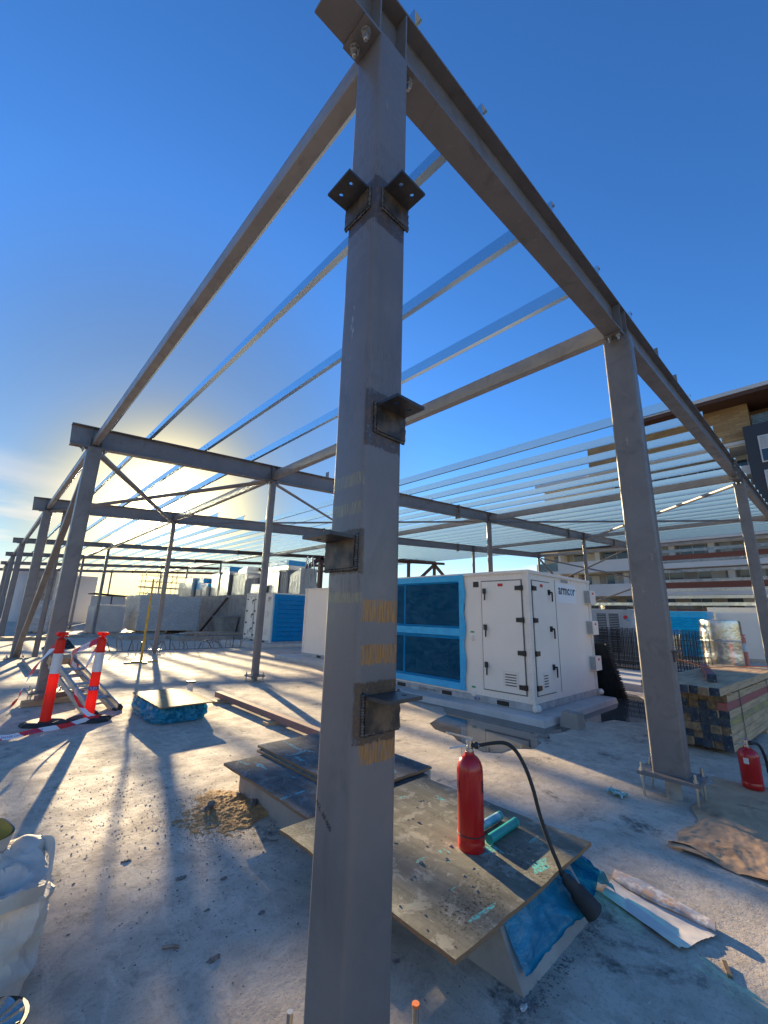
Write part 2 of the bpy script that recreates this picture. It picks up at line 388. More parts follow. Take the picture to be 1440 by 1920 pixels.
def mat_stone():
    t = NT('stone_cladding'); b = t.n.new('ShaderNodeTexBrick'); cx = t.n.new('ShaderNodeCombineXYZ')
    t.l.new(t.xyz(1), cx.inputs[0]); t.l.new(t.xyz(2), cx.inputs[1]); t.l.new(cx.outputs[0], b.inputs['Vector'])
    b.inputs['Scale'].default_value = 1.0; b.inputs['Brick Width'].default_value = .9; b.inputs['Row Height'].default_value = .22
    b.inputs['Mortar Size'].default_value = .012
    b.inputs['Color1'].default_value = (.42, .27, .12, 1); b.inputs['Color2'].default_value = (.30, .18, .08, 1); b.inputs['Mortar'].default_value = (.2, .12, .06, 1)
    t.set('Base Color', b.outputs[0]); t.set('Roughness', .8); return t.m
def mat_tape():
    t = NT('barrier_tape_plastic'); tc = t.n.new('ShaderNodeTexCoord'); uv = tc.outputs['UV']
    sp = t.n.new('ShaderNodeSeparateXYZ'); t.l.new(uv, sp.inputs[0])
    k = t.math('FRACT', t.math('MULTIPLY', t.math('ADD', sp.outputs[0], t.math('MULTIPLY', sp.outputs[1], .06)), 2.6))
    c = t.mix(t.ramp(k, .5, .52), (.75, .03, .04), (.78, .76, .78))
    t.set('Base Color', c); t.set('Roughness', .35)
    return t.m
def mat_galv(name='galvanised_steel', col=(.62, .66, .70), rough=.24):
    t = NT(name); v = t.voro(22); n = t.noise(5, 4)
    c = t.mix(t.ramp(v, .1, .6), col, tuple(q * .95 for q in col)); t.set('Base Color', c); t.set('Metallic', 1.0)
    t.set('Roughness', t.ramp(n, .3, .7, rough - .07, rough + .10)); return t.m

BANDS = [(1, -.085, .10, 1.475, 1.55, 'gold'), (1, -.085, .10, 1.335, 1.40, 'gold'), (1, .088, .10, 1.40, 1.475, 'gold'),
         (1, -.08, .10, 1.03, 1.10, 'gold'), (1, -.085, .10, 1.245, 1.275, 'gold'),
         (1, -.09, .10, 2.50, 2.56, 'steel'), (1, -.09, .10, 2.36, 2.43, 'steel'), (1, -.09, -.075, 2.40, 2.52, 'steel'),
         (1, -.10, .10, 2.125, 2.17, 'soot'), (1, -.10, .10, 3.56, 3.63, 'steel'), (1, -.10, .10, 3.45, 3.50, 'steel'),
         (1, -.10, .10, 3.17, 3.25, 'soot'), (1, -.10, .10, 1.09, 1.28, 'soot'), (1, -.10, .10, 2.16, 2.36, 'soot'), (1, -.10, .10, 3.24, 3.44, 'soot'),
         (0, -.09, .10, 1.97, 2.02, 'dull'), (0, -.09, .10, 1.86, 1.905, 'dull'), (0, -.10, .10, 1.57, 1.66, 'steel'), (0, -.10, .10, 1.54, 1.575, 'dull'),
         (0, -.10, .10, 1.64, 1.80, 'soot'), (0, -.10, .10, 3.56, 3.62, 'steel'), (0, -.10, .10, 3.45, 3.49, 'steel'),
         (0, -.10, .10, 3.20, 3.42, 'soot'), (0, -.10, .10, 3.13, 3.20, 'steel')]
m_col0 = mat_column_paint(BANDS)
m_steel = mat_steel('grey_steel_paint', (.162, .143, .133), (.197, .175, .163))
m_frame = mat_steel('frame_steel_paint', (.168, .150, .139), (.205, .184, .171))
m_strut = mat_steel('bounce_lit_steel_paint', (.25, .228, .208), (.30, .275, .25))  # frame paint lightened: bounce light on the tie beams put into the colour
m_purlin = mat('bright_galvanised_purlin', (.56, .69, .76), .26, 1.0)
m_brown = mat('rust_primer_steel', (.075, .035, .022), .6, 0, (.12, .055, .032), 3)
m_dark = mat('bare_black_steel', (.045, .045, .048), .42, .3, (.08, .075, .07), 9, bump=(60, .15, .002))
m_burn = mat('heat_marked_steel', (.03, .028, .026), .5, .3, (.16, .11, .07), 11, rv=.1)
m_weld = mat('weld_bead', (.05, .05, .055), .4, .6, (.16, .13, .10), 60, bump=(150, .5, .003))
m_rust = mat('rusty_edge', (.22, .13, .07), .8, 0, (.33, .28, .24), 14)
m_galv = mat_galv(); m_galvd = mat_galv('dull_galvanised', (.42, .43, .44), .5)
m_bolt = mat_galv('zinc_bolt', (.5, .49, .46), .4)
m_slab = mat_slab()
m_conc = mat('grey_concrete', (.40, .355, .305), .85, 0, (.28, .25, .215), 2.2, bump=(26, .4, .01), dirt=((.13, .125, .12), 3.1, .60))
m_plinth = mat('painted_plinth', (.58, .54, .49), .7, 0, (.49, .455, .41), 3, bump=(20, .2, .005), dirt=((.26, .25, .24), 6, .62))
m_white = mat('white_panel', (.90, .785, .655), .38, 0, (.86, .75, .63), 1.5, rv=.05)
m_white2 = mat('white_trim', (.86, .75, .63), .42, 0, (.78, .675, .57), 4)
m_rail = mat('base_rail_paint', (.48, .475, .46), .55, 0, (.33, .31, .29), 6)
m_black = mat('black_plastic', (.012, .012, .013), .38)
m_rubber = mat('black_rubber', (.018, .018, .018), .7, 0, (.035, .034, .032), 9, bump=(50, .3, .003))
m_coil = mat('dark_coil', (.02, .03, .045), .35)
m_film = mat_film('blue_film', (.02, .52, .88), .09, (3.0, 11))
m_wrap = mat_film('crumpled_blue_film', (.04, .52, .80), .42, (5, 17))
m_film_op = mat('opaque_blue_film', (.005, .36, .66), .25, 0, (.01, .43, .74), 5, bump=(9, .5, .02))
m_clear = mat_film('clear_wrap', (.92, .94, .95), .35, (6, 20))
m_ply_b = mat_ply('form_ply_weathered', (.16, .145, .105), (.25, .225, .165), .5, (.10, .092, .072))
m_ply_a = mat_ply('form_ply_dark', (.085, .08, .075), (.15, .14, .125), .5, (.2, .195, .185), (.10, .50, .55))
m_ply_c = mat_ply('ply_tan', (.34, .235, .12), (.43, .305, .165), .3, (.24, .18, .11))
m_plyedge = mat('ply_edge', (.30, .17, .085), .8, 0, (.20, .12, .06), 30, (1, 1, 9))
m_wood = mat('raw_timber', (.60, .40, .22), .8, 0, (.40, .265, .15), 9, (.25, 1, 3), bump=(30, .3, .004), dirt=((.13, .11, .09), 7, .62))
m_woodp = mat('pinkish_timber', (.34, .17, .14), .8, 0, (.24, .15, .12), 7, dirt=((.16, .12, .10), 6, .6))
m_woodred = mat('red_painted_timber', (.42, .085, .07), .7, 0, (.33, .12, .10), 8)
m_endblue = mat('blue_end_paint', (.012, .026, .055), .7, 0, (.05, .065, .075), 16, dirt=((.24, .20, .15), 24, .56))
m_endwood = mat('cut_timber_end', (.27, .18, .10), .85, 0, (.14, .09, .05), 22)
m_yellow = mat('yellow_paint', (.62, .36, .02), .5, 0, (.5, .29, .03), 7)
m_orange = mat('orange_strap_web', (.75, .17, .04), .7)
m_redext = mat('extinguisher_red', (.48, .012, .012), .22, 0, (.42, .010, .010), 4, spec=.6)
def mat_bollard():
    t = NT('bollard_red'); c = t.mix(t.ramp(t.noise(9, 6, .65), .62, .78), (.95, .045, .02), (.55, .06, .04)); t.set('Base Color', c); t.set('Roughness', .42)
    tr = t.n.new('ShaderNodeBsdfTranslucent'); tr.inputs[0].default_value = (1.0, .09, .04, 1); mx = t.n.new('ShaderNodeMixShader'); mx.inputs[0].default_value = .45
    t.l.new(t.b.outputs[0], mx.inputs[1]); t.l.new(tr.outputs[0], mx.inputs[2]); t.l.new(mx.outputs[0], t.out.inputs[0]); return t.m
m_bred = mat_bollard()
m_bwhite = mat('reflective_band', (.72, .68, .64), .4, 0, (.6, .57, .54), 8, dirt=((.35, .3, .27), 14, .66))
m_boldim = mat('faded_bollard', (.75, .16, .10), .5, 0, (.68, .22, .15), 5)
m_chrome = mat('chrome', (.62, .61, .58), .25, 1.0)
m_teal = mat('teal_cartridge', (.015, .27, .24), .35, 0, (.02, .33, .30), 8)
m_tealw = mat('white_blue_cartridge', (.45, .58, .66), .35, 0, (.06, .30, .42), 7)
m_tarp = mat('brown_canvas', (.50, .30, .165), .9, 0, (.60, .365, .205), 5, bump=(140, .5, .003), dirt=((.29, .175, .10), 3.0, .54))
m_sack = mat('white_woven_bag', (.66, .59, .50), .8, 0, (.52, .46, .385), 6, bump=(170, .7, .003), dirt=((.36, .31, .25), 5, .60))
m_paper = mat('printed_paper_sack', (.76, .68, .60), .65, 0, (.66, .58, .51), 3)
m_print = mat('blue_orange_print', (.30, .36, .44), .6, 0, (.60, .32, .13), 9, amt=.8, dirt=((.74, .67, .60), 12, .46))
m_sand = mat('sand', (.50, .29, .12), .95, 0, (.38, .21, .085), 20, bump=(90, .5, .006))
m_stone_d = mat('rubble', (.11, .105, .10), .9, 0, (.22, .21, .195), 14)
m_green = mat('green_white_litter', (.05, .32, .20), .5, 0, (.6, .62, .6), 30)
m_gold = mat('foil_insulation', (.62, .61, .60), .22, 1.0, (.55, .48, .36), 3, bump=(8, .6, .02))
m_foil = mat('silver_duct', (.62, .63, .65), .28, 1.0, (.5, .5, .5), 2, bump=(4, .2, .02))
m_bwall = mat('render_white', (.62, .60, .57), .8, 0, (.56, .545, .52), .4)
m_bgrey = mat('render_grey', (.30, .285, .265), .8, 0, (.25, .24, .225), .5)
m_bdark = mat('charcoal_cladding', (.035, .038, .045), .6)
m_bred2 = mat('red_brick_band', (.22, .075, .045), .85, 0, (.16, .055, .035), 6, (.3, .3, 4))
m_soffit = mat('dark_timber_soffit', (.075, .032, .02), .7, 0, (.10, .045, .028), 3)
m_stone = mat_stone()
m_glass = mat('window_glass', (.03, .045, .055), .06, 0, spec=.8)
m_glassg = mat_film('balcony_glass', (.62, .75, .76), .18, (1, 3))
m_alu = mat('aluminium_frame', (.35, .36, .37), .4, .8)
m_curtain = mat('pale_curtain', (.48, .48, .46), .9, 0, (.40, .40, .385), 2, (1, 4, .2))
m_wood_s = mat('sunlit_timber', (.36, .25, .14), .8, 0, (.25, .17, .09), 6)
m_cond = mat('condenser_grey', (.42, .43, .44), .5, 0, (.36, .37, .38), 2)
m_mesh = mat('black_mesh_wire', (.035, .036, .038), .45, .6)
m_wet = None
def mat_wet():
    t = NT('puddle_water'); n = t.noise(5, 5); t.set('Base Color', t.mix(t.ramp(n, .3, .7), (.075, .072, .066), (.115, .11, .10)))
    t.set('Roughness', .045); t.set('Specular IOR Level', .5); t.bump(t.noise(3, 2), .03, .01); return t.m
m_wet = mat_wet()
m_damp = mat('damp_concrete', (.15, .145, .135), .45, 0, (.2, .19, .18), 4)
m_tape = mat_tape()
m_purple = mat('tape_print', (.10, .05, .30), .45)
m_ground = mat('suburb_ground', (.09, .10, .075), .95, 0, (.13, .125, .11), .03)
m_leaf = mat('tree_foliage', (.035, .055, .025), .8, 0, (.06, .075, .035), .05)
m_hill = mat('far_hill', (.05, .062, .06), .95)
m_alum = mat('ladder_aluminium', (.55, .545, .52), .45, .85, (.42, .40, .37), 12)
m_logo = mat('logo_dark', (.05, .07, .09), .5); m_logob = mat('logo_blue', (.10, .36, .52), .5)
m_sticker = mat('red_sticker', (.55, .03, .03), .5); m_blueink = mat('blue_ink', (.03, .06, .3), .7); m_ink = mat('ink_grey', (.12, .115, .11), .8)
m_greenst = mat('green_sticker', (.04, .3, .12), .5)

# ================================================================== setting
mb = MB(); mb.grid(8, 8, lambda u, v: (-3000 + 6000 * u, -3000 + 6000 * v, -9.0)); tag(mb.build('ground', m_ground), kind='structure')
mb = MB(); mb.box(-14, -14, -.6, 36, 66, 0.0); slab = tag(mb.build('roof_slab', m_slab), kind='structure')
mb = MB(); mb.add([(4.93, 4.9, .004), (4.92, 4.22, .004), (4.97, 3.59, .004), (4.62, 3.23, .004), (4.3, 3.16, .004), (3.96, 3.03, .004), (3.79, 2.8, .004), (3.72, 2.43, .004), (3.6, 2.28, .004),
     (3.55, 2.13, .004), (3.46, 1.81, .004), (3.6, 1.66, .004), (3.87, 1.66, .004), (4.05, 1.5, .004), (4.36, 1.55, .004), (4.5, 1.73, .004), (4.63, 1.57, .004), (4.83, 1.67, .004),
     (5.14, 1.59, .004), (6.07, 1.63, .004), (6.1, 1.48, .004), (6.46, 1.41, .004), (6.52, 1.2, .004), (6.7, 1.04, .004), (7.6, 1.2, .004), (8.5, 1.45, .004), (9.3, 1.9, .004), (9.4, 2.6, .004), (5.4, 4.9, .004)],
     [tuple(range(29))])
tag(mb.build('puddle', m_wet, recalc=False), kind='structure')
# damp rim round the puddle
def hills():
    mb = MB()
    for (az0, az1, dist, h, seed) in ((60, 125, 1500, 26, 3), (-30, 70, 2200, 30, 5)):
        rnd = random.Random(seed); n = 60; top = []; bot = []
        ph = [rnd.uniform(0, 6.28) for _ in range(5)]
        for i in range(n + 1):
            a = R(az0 + (az1 - az0) * i / n); hh = h * (.55 + .2 * math.sin(i * .21 + ph[0]) + .14 * math.sin(i * .5 + ph[1]) + .08 * math.sin(i * 1.3 + ph[2]))
            bot.append((math.cos(a) * dist, math.sin(a) * dist, -9)); top.append((math.cos(a) * (dist + 160), math.sin(a) * (dist + 160), hh - 9 + 3))
        back = [(x * 1.25, y * 1.25, -9) for x, y, z in bot]
        m = n + 1
        mb.add(bot + top + back, [(i, i + 1, m + i + 1, m + i) for i in range(n)] + [(m + i, m + i + 1, 2 * m + i + 1, 2 * m + i) for i in range(n)])
    tag(mb.build('hills', m_hill, smooth=60), kind='structure')
hills()
def far_wood():
    mb = MB(); rnd = random.Random(11)
    for _ in range(420):
        a = R(rnd.uniform(62, 118)); d = rnd.uniform(230, 420); h = rnd.uniform(7, 13)
        c = Vector((math.cos(a) * d, math.sin(a) * d, -9 + h * .55)); 
        for k in range(5):
            mb.blob(c + Vector((rnd.uniform(-2.4, 2.4), rnd.uniform(-2.4, 2.4), rnd.uniform(-.2, .5) * h)), rnd.uniform(1.6, 3.2), 1, 1, .85, 6, 4, .35, rnd)
    tag(mb.build('treetops', m_leaf), 'dark line of distant treetops on the horizon beyond the roof', 'trees', kind='stuff')
far_wood()
# raised deck with concrete wall face behind the wrapped units
mb = MB((11.2, 19, 0)); mb.box(11.42, 19.3, 0.0, 35.9, 65.5, 2.5); deck = mb.build('raised_deck', m_conc); tag(deck, kind='structure')
wl = thing('concrete_wall', 'long grey cast concrete wall with tie-hole marks below the ductwork', 'wall', (11.2, 19, 0))
for i, (y0, y1) in enumerate([(19.3, 23.0), (23.015, 27.0), (27.015, 31.0), (31.015, 35.0), (35.015, 40.0), (40.015, 46)]):
    for j, (z0, z1) in enumerate([(0, 1.24), (1.252, 2.53)]):
        mb = MB((11.2, y0, z0)); mb.box(11.2 - .004 * ((i + j) % 2), y0, z0, 11.41, y1, z1); mb.build('wall_panel', m_conc, wl)
for y in [19.9 + .72 * k for k in range(33)]:
    for z in (.45, .95, 1.6, 2.1):
        if random.random() < .55:
            mb = MB((11.19, y, z)); mb.tube([(11.180, y, z), (11.189, y, z)], .028, 6); mb.build('tie_hole', m_stone_d, wl)

# ================================================================== steel frame
SL = .066
def zs(x): return 4.39 + SL * x
D = .40; BF = .17; TF = .014; TW = .009
FY = [0.0, 7.88, 15.3, 26.4, 34.4, 42.5, 51.0]
GX = [0.0, 3.70, 13.4, 23.1, 32.7]
ax = Vector((1, 0, SL)).normalized(); ayv = Vector((0, 1, 0)); azv = ax.cross(ayv) * 1
def ibeam(mb, y, x0, x1, D=D, dz=0.0):
    L = (x1 - x0) * math.sqrt(1 + SL * SL); a = BF / 2; w = TW / 2
    poly = [(-a, 0), (a, 0), (a, TF), (w, TF), (w, D - TF), (a, D - TF), (a, D), (-a, D), (-a, D - TF), (-w, D - TF), (-w, TF), (-a, TF)]
    mb.prism((x0, y, zs(x0) + dz), ayv, azv, ax, poly, L)
def bolt(mb, p, up=1, s=1.0, n=6):
    """hanging bolt: washer, nut and thread"""
    p = Vector(p); z = Vector((0, 0, -up)); ex = Vector((1, 0, 0)); ey = z.cross(ex)
    mb.lathe([(.019 * s, 0), (.019 * s, .004 * s)], 10, p, ex, ey, z)
    mb.lathe([(.017 * s, .004 * s), (.017 * s, .022 * s)], n, p, ex, ey, z)
    mb.lathe([(.009 * s, .022 * s), (.009 * s, .045 * s), (.006 * s, .048 * s)], 8, p, ex, ey, z)
def bolt_dir(mb, p, d, s=1.0):
    d = Vector(d).normalized(); ex = d.cross(Vector((0, 0, 1))) if abs(d.z) < .9 else Vector((1, 0, 0)); ex.normalize(); ey = d.cross(ex)
    mb.lathe([(.02 * s, 0), (.02 * s, .004 * s)], 10, p, ex, ey, d); mb.lathe([(.017 * s, .004 * s), (.017 * s, .02 * s)], 6, p, ex, ey, d)
    mb.lathe([(.009 * s, .02 * s), (.009 * s, .034 * s)], 8, p, ex, ey, d)
frame_desc = ['nearest rafter, rising from the corner column past the stack of timber', 'second rafter, with a thin column below it left of the corner column',
              'third rafter, crossing in front of the low sun', 'fourth rafter back, brown beyond its splice', 'fifth rafter back, brown beyond its splice', 'sixth rafter back above the wrapped crate', 'farthest rafter above the scaffold']
for k, y in enumerate(FY):
    x1 = 33.1 if k < 3 else 34.0
    t = thing('steel_rafter', 'grey steel ' + frame_desc[k] if k != 0 else 'grey steel I-beam ' + frame_desc[k], 'beam', (0, y, zs(0)), 'steel roof rafters')
    spl = {0: [12.5], 1: [11.3, 21.05, 28], 2: [10.5, 21.3], 3: [11.24], 4: [11.24], 5: [11.0], 6: [10.5]}[k]
    xs = [-.38] + spl + [x1]
    for i in range(len(xs) - 1):
        mb = MB((0, y, zs(0))); a0 = xs[i] + (.024 if i else 0); a1 = xs[i + 1] - (.024 if i < len(xs) - 2 else 0)
        ibeam(mb, y, a0, a1, D if k < 3 else .25, 0 if k < 3 else D - .25); ob = mb.build('beam_section', m_brown if (k >= 3 and i > 0) else m_frame, t)
        if k >= 3 and i > 0: ob['label'] = 'rust-brown section of the rafter'
    for s in spl:
        for q in (-1, 1):
            mb = MB((s, y, zs(s))); c = Vector((s, y, zs(s) + D / 2 - .02 + (0 if k < 3 else .08))) + ax * (.012 * q)
            mb.obox(c, ax, ayv, azv, .0115, .105 if k < 3 else .11, D / 2 + .06 if k < 3 else .17); mb.build('end_plate', m_steel if k < 3 else m_brown, t)
        if k < 3:
            for by in (-.06, .06):
                for bz in (-.03, .09, .27, .36):
                    mb = MB((s, y, zs(s))); bolt_dir(mb, Vector((s, y + by, zs(s) + bz)) - ax * .0235, -ax, 1.15); mb.build('bolt', m_bolt, t)
    if k < 3:
        for gx in GX[:4]:
            for q in (-1, 1):
                for sgn in (-1, 1):
                    xx = gx + q * (.095 if k == 0 or gx == 0 else .07)
                    mb = MB((xx, y, zs(xx))); mb.box(xx - .005, y + sgn * (TW / 2 + .001), zs(xx) + TF + .003, xx + .005, y + sgn * (BF / 2 - .003), zs(xx) + D - TF - .004); mb.build('stiffener', m_frame, t)

def rrect(a, b, r=.022, n=4):
    P = []
    for cx, cy, s in ((a - r, b - r, 0), (-a + r, b - r, 1), (-a + r, -b + r, 2), (a - r, -b + r, 3)):
        for i in range(n + 1):
            an = PI / 2 * (s + i / n); P.append((cx + r * math.cos(an), cy + r * math.sin(an)))
    return P
def column(k, gx, y, a, b, label, near=False, base=.2, m=None, pr=None, zb=0.0):
    ztop = zs(gx) - .018 + (D - .25 if y > 20 else 0)
    t = thing('steel_column', label, 'column', (gx, y, zb), 'steel frame columns')
    mb = MB((gx, y, zb)); mb.prism((gx, y, zb + base), (1, 0, 0), (0, 1, 0), (0, 0, 1), rrect(a, b, min(.025, a * .3)), ztop - zb - base - .001)
    mb.build('shaft', m or m_steel, t, smooth=35)
    pa, pb = pr or (a + .10, b + .10)
    mb = MB((gx, y, zb)); mb.box(gx - pa, y - pb, zb + base - .028, gx + pa, y + pb, zb + base - .0005); mb.build('base_plate', m_steel, t)
    if base > .05:
        mb = MB((gx, y, zb)); mb.lathe([(.062, zb), (.06, zb + base - .03)], 10, (gx, y, 0)); mb.build('grout_stub', m_conc, t, smooth=40)
    for sx in (-1, 1):
        for sy in (-1, 1):
            mb = MB((gx, y, zb)); p = Vector((gx + sx * (pa - .035), y + sy * (pb - .035), zb))
            mb.tube([p, p + Vector((0, 0, base + .065))], .011, 8)
            mb.lathe([(.024, base + .001), (.024, base + .006), (.019, base + .006), (.019, base + .026)], 8, p)
            if base > .05: mb.lathe([(.019, base - .056), (.019, base - .036), (.024, base - .036), (.024, base - .030)], 8, p)
            mb.build('anchor_bolt', m_bolt if near else m_galvd, t)
    # cap plate and its bolts
    ca = a + .10
    mb = MB((gx, y, ztop)); mb.obox(Vector((gx, y, ztop + .008)), ax, ayv, azv, ca, BF / 2 + .005, .0075); mb.build('cap_plate', m_frame, t)
    if near or k < 2:
        for sx in (-1, 1):
            for sy in (-.045, .045):
                mb = MB((gx, y, ztop)); xx = gx + sx * (a + .055); bolt(mb, (xx, y + sy, ztop + SL * (xx - gx) - .001), 1, 1.35); mb.build('bolt', m_bolt, t)
    return t
C00 = column(0, 0, 0, .10, .10, 'foremost grey square column, with gold brushed bands and welded angle brackets', True, .12, m_col0, (.26, .26))
for bx_, by_ in ((-.08, .185), (.235, -.07), (.08, .185), (.235, .07)):
    mb = MB((0, 0, 0)); mb.tube([(bx_, by_, .12), (bx_, by_, .262)], .0105, 10); mb.lathe([(.019, .121), (.019, .142)], 6, (bx_, by_, 0)); mb.build('anchor_bolt', m_bolt, C00)
    if bx_ > .2: mb = MB((0, 0, 0)); mb.tube([(bx_, by_, .2625), (bx_, by_, .270)], .0125, 10); mb.build('bolt_cap', m_orange, C00)
C10 = column(0, 3.70, 0, .075, .137, 'big grey column standing on bolts beside the brown canvas', True, .20, None, (.165, .235))
column(0, 13.4, 0, .075, .12, 'grey column near the right edge behind the timber stack', False, .15)
column(0, 23.1, 0, .075, .12, 'grey column cut by the right edge, next after the timber stack one', False, .15)
for i, y in enumerate(FY[1:6]):
    column(1 + i, 0, y, .115, .115, ['thick grey column behind the two red bollards, edge row', 'thick grey edge column with its foot by a concrete pad', 'third thick column along the left edge row',
           'fourth thick column along the left edge row', 'fifth thick column along the left edge row'][i], i == 0, .16 if i == 0 else .03)
for i, y in enumerate(FY[1:6]):
    column(1 + i, 3.70, y, .068, .068, ['thin grey column on four bolts, left of the corner column', 'thin grey column below the sun, behind the yellow prop', 'thin grey column in front of the galvanised crate',
           'thin grey column far back, left of the crates', 'thin grey column farthest back in its row'][i], False, .13)
for i, (gx, y, l) in enumerate([(13.4, FY[1], 'thin grey column rising behind the big white cabinet'), (23.1, FY[1], 'thin grey column above the right end of the white cabinet'), (23.1, FY[2], 'thin grey column far behind the white cabinet, left of centre'),
                (32.7, FY[2], 'grey end column beside the raking brace by the apartments'), (13.4, FY[2], 'thin grey column hidden mostly by the foremost column'), (32.7, FY[1], 'grey column of the girt wall before the apartments'), (32.7, 0, 'grey corner column at the far right of the girt wall')]):
    column(2, gx, y, .075, .075, l, False, .13)
for i, (gx, y) in enumerate([(13.4, FY[3]), (13.4, FY[4]), (13.4, FY[5]), (8.6, FY[6]), (13.4, FY[6])]):
    column(3, gx, y, .07, .07, ['grey post on the deck among the ducts, nearest', 'grey post on the deck left of the ducts', 'grey post on the deck beside the scaffold', 'grey post far back, left of the scaffold', 'grey post far back within the scaffold'][i], False, .03, None, None, 2.5 if gx > 11 else 0)

# struts along the column lines
def strut(x, y0, y1, w, h, z, label, m=None):
    t = thing('tie_beam', label, 'beam', (x, y0, z), 'tie beams between columns')
    mb = MB((x, y0, z)); mb.prism((x, y0 + .02, z), (1, 0, 0), (0, 0, 1), (0, 1, 0), [(p[0], p[1] + h / 2) for p in rrect(w / 2, h / 2, .008, 2)], y1 - y0 - .04)
    mb.build('hollow_section', m or m_strut, t, smooth=40)
    for yy in (y0 + .012, y1 - .012):
        mb = MB((x, yy, z)); mb.box(x - w / 2 - .02, yy - .006, z - .02, x + w / 2 + .02, yy + .006, z + h + .02); mb.build('end_plate', m_frame, t)
bay = ['near bay', 'second bay', 'third bay', 'fourth bay', 'fifth bay', 'sixth bay']
row = ['over the left edge columns', 'over the thin column row', 'over the posts behind the white cabinet', 'far right, above the cabinet end', 'along the girt wall']
for i, gx in enumerate(GX):
    for j in range(6 if i < 3 else 2):
        y0 = FY[j] + (TW / 2 + .004); y1 = FY[j + 1] - TW / 2 - .004
        w, h, z = (.10, .15, zs(gx) + .05) if i == 0 else (.11, .20, zs(gx) + .045)
        z += (D - .25 - .03) if j >= 3 else 0
        strut(gx, y0, y1, w, h, z, 'grey tie beam %s, %s' % (row[i], bay[j]))

# purlins
PX_ = [.20, .91] + [.91 + 1.1 * k for k in range(1, 30) if .91 + 1.1 * k < 32.6]
def purlin_mesh(L, name):
    mb = MB(); h = .2; f = .066; t = .0035
    mb.box(-t / 2, 0, 0, t / 2, L, h); mb.box(-f, 0, 0, -t / 2, L, t); mb.box(t / 2, 0, h - t, f, L, h)
    mb.box(-f, 0, t, -f + t, L, .018); mb.box(f - t, 0, h - .018, f, L, h - t)
    return mb.mesh(name, m_purlin)
pm1 = purlin_mesh(15.55, 'purlin_near'); pm2 = purlin_mesh(36.2, 'purlin_far')
bm_ = MB(); bm_.tube([(-.012, 0, 0), (.012, 0, 0)], .011, 6); bolt_me = bm_.mesh('purlin_bolt', m_bolt)
for i, x in enumerate(PX_):
    for q, (me, y0) in enumerate(((pm1, -.055), (pm2, 15.32))):
        if q == 0 and 5.0 < x < 7.0: continue      # not fixed yet: only the cleats stand on the near rafters
        o = bpy.data.objects.new('steel_purlin', me); COL.objects.link(o); o.location = (x, y0, zs(x) + D + .004 + (.0 if q == 0 else .006)); o.rotation_euler = (0, -math.atan(SL), 0)
        tag(o, 'galvanised %s roof purlin, %s counted rightwards from the corner column' % ('near' if q == 0 else 'far', ORD[i]), 'purlin', 'galvanised roof purlins')
        if q == 0:
            for yy in (0.0, 7.80, 7.96):
                for zz in (.06, .14):
                    b = bpy.data.objects.new('bolt', bolt_me); COL.objects.link(b); b.parent = o; b.location = (0, yy + .055, zz)

for raf in [o for o in COL.objects if o.name.startswith('steel_rafter') and o.location.y < 8]:
    for x in [q for q in PX_ if 5.0 < q < 7.0]:
        y = raf.location.y; mb = MB((x, y, zs(x) + D)); mb.box(x - .004, y - .075, zs(x) + D + .002, x + .004, y + .065, zs(x) + D + .17); mb.build('purlin_cleat', m_frame, raf)
# plan bracing tubes below the roof
def brace(p0, p1, r, label, m=None):
    t = thing('brace_rod', label, 'brace', p0, 'steel bracing tubes')
    p0 = Vector(p0); p1 = Vector(p1); d = (p1 - p0).normalized()
    mb = MB(p0); mb.tube([p0 + d * .16, p1 - d * .16], r, 10); mb.build('tube', m or m_frame, t, smooth=50)
    for a, s in ((p0, 1), (p1, -1)):
        mb = MB(p0); mb.bar(a + d * s * .02, a + d * s * .24, .09, .01); mb.build('gusset', m_frame, t)
def soff(i, j, dz=-.02): return (GX[i], FY[j], zs(GX[i]) + dz)
brace(soff(0, 1), soff(1, 2), .06, 'grey brace tube falling from the edge column top to the sun')
brace(soff(0, 2, -.02), soff(1, 1, .03), .05, 'grey brace tube crossing just above the sun glow')
brace(soff(1, 1), soff(2, 2), .038, 'brace tube slanting right from the thin column near the foremost column')
brace(soff(1, 2), soff(2, 1, .03), .035, 'nearly level brace tube behind the foremost column')
brace(soff(2, 0, -.03), soff(3, 1), .055, 'sunlit brace tube rising to the column at right', m_wood_s and m_frame)
brace(soff(2, 1, -.0), soff(3, 0), .04, 'level brace tube running right from above the white cabinet')
brace((32.6, 15.2, 6.5), (32.6, 8.0, 4.45), .06, 'upper bracing tube falling rightwards by the apartments')
brace((32.7, 15.2, 3.9), (32.7, 8.0, 6.85), .06, 'upper bracing tube rising rightwards by the apartments')
brace((32.6, 15.2, 4.4), (32.6, 8.0, 2.4), .06, 'lower bracing tube falling rightwards above the grey condenser')
brace((32.7, 15.2, 1.4), (32.7, 8.0, 3.95), .06, 'lower bracing tube rising rightwards above the grey condenser')
brace((32.6, 15.25, 6.5), (32.6, 13.6, 4.4), .09, 'thick raking brace at the end column by the apartments')
brace((.0, 15.1, 4.3), (.0, 9.2, .05), .07, 'raking brace tube leaning between the left edge columns') if False else None
# raking prop by the left edge columns
t = thing('raking_brace', 'slanting grey brace between the two nearest left edge columns', 'brace', (0, 15.2, 0.1), 'steel bracing tubes')
mb = MB((0, 15.2, .1)); mb.bar((.0, 15.15, .12), (.0, 8.02, 4.25), .12, .12, (1, 0, 0), .01); mb.build('hollow_section', m_frame, t)
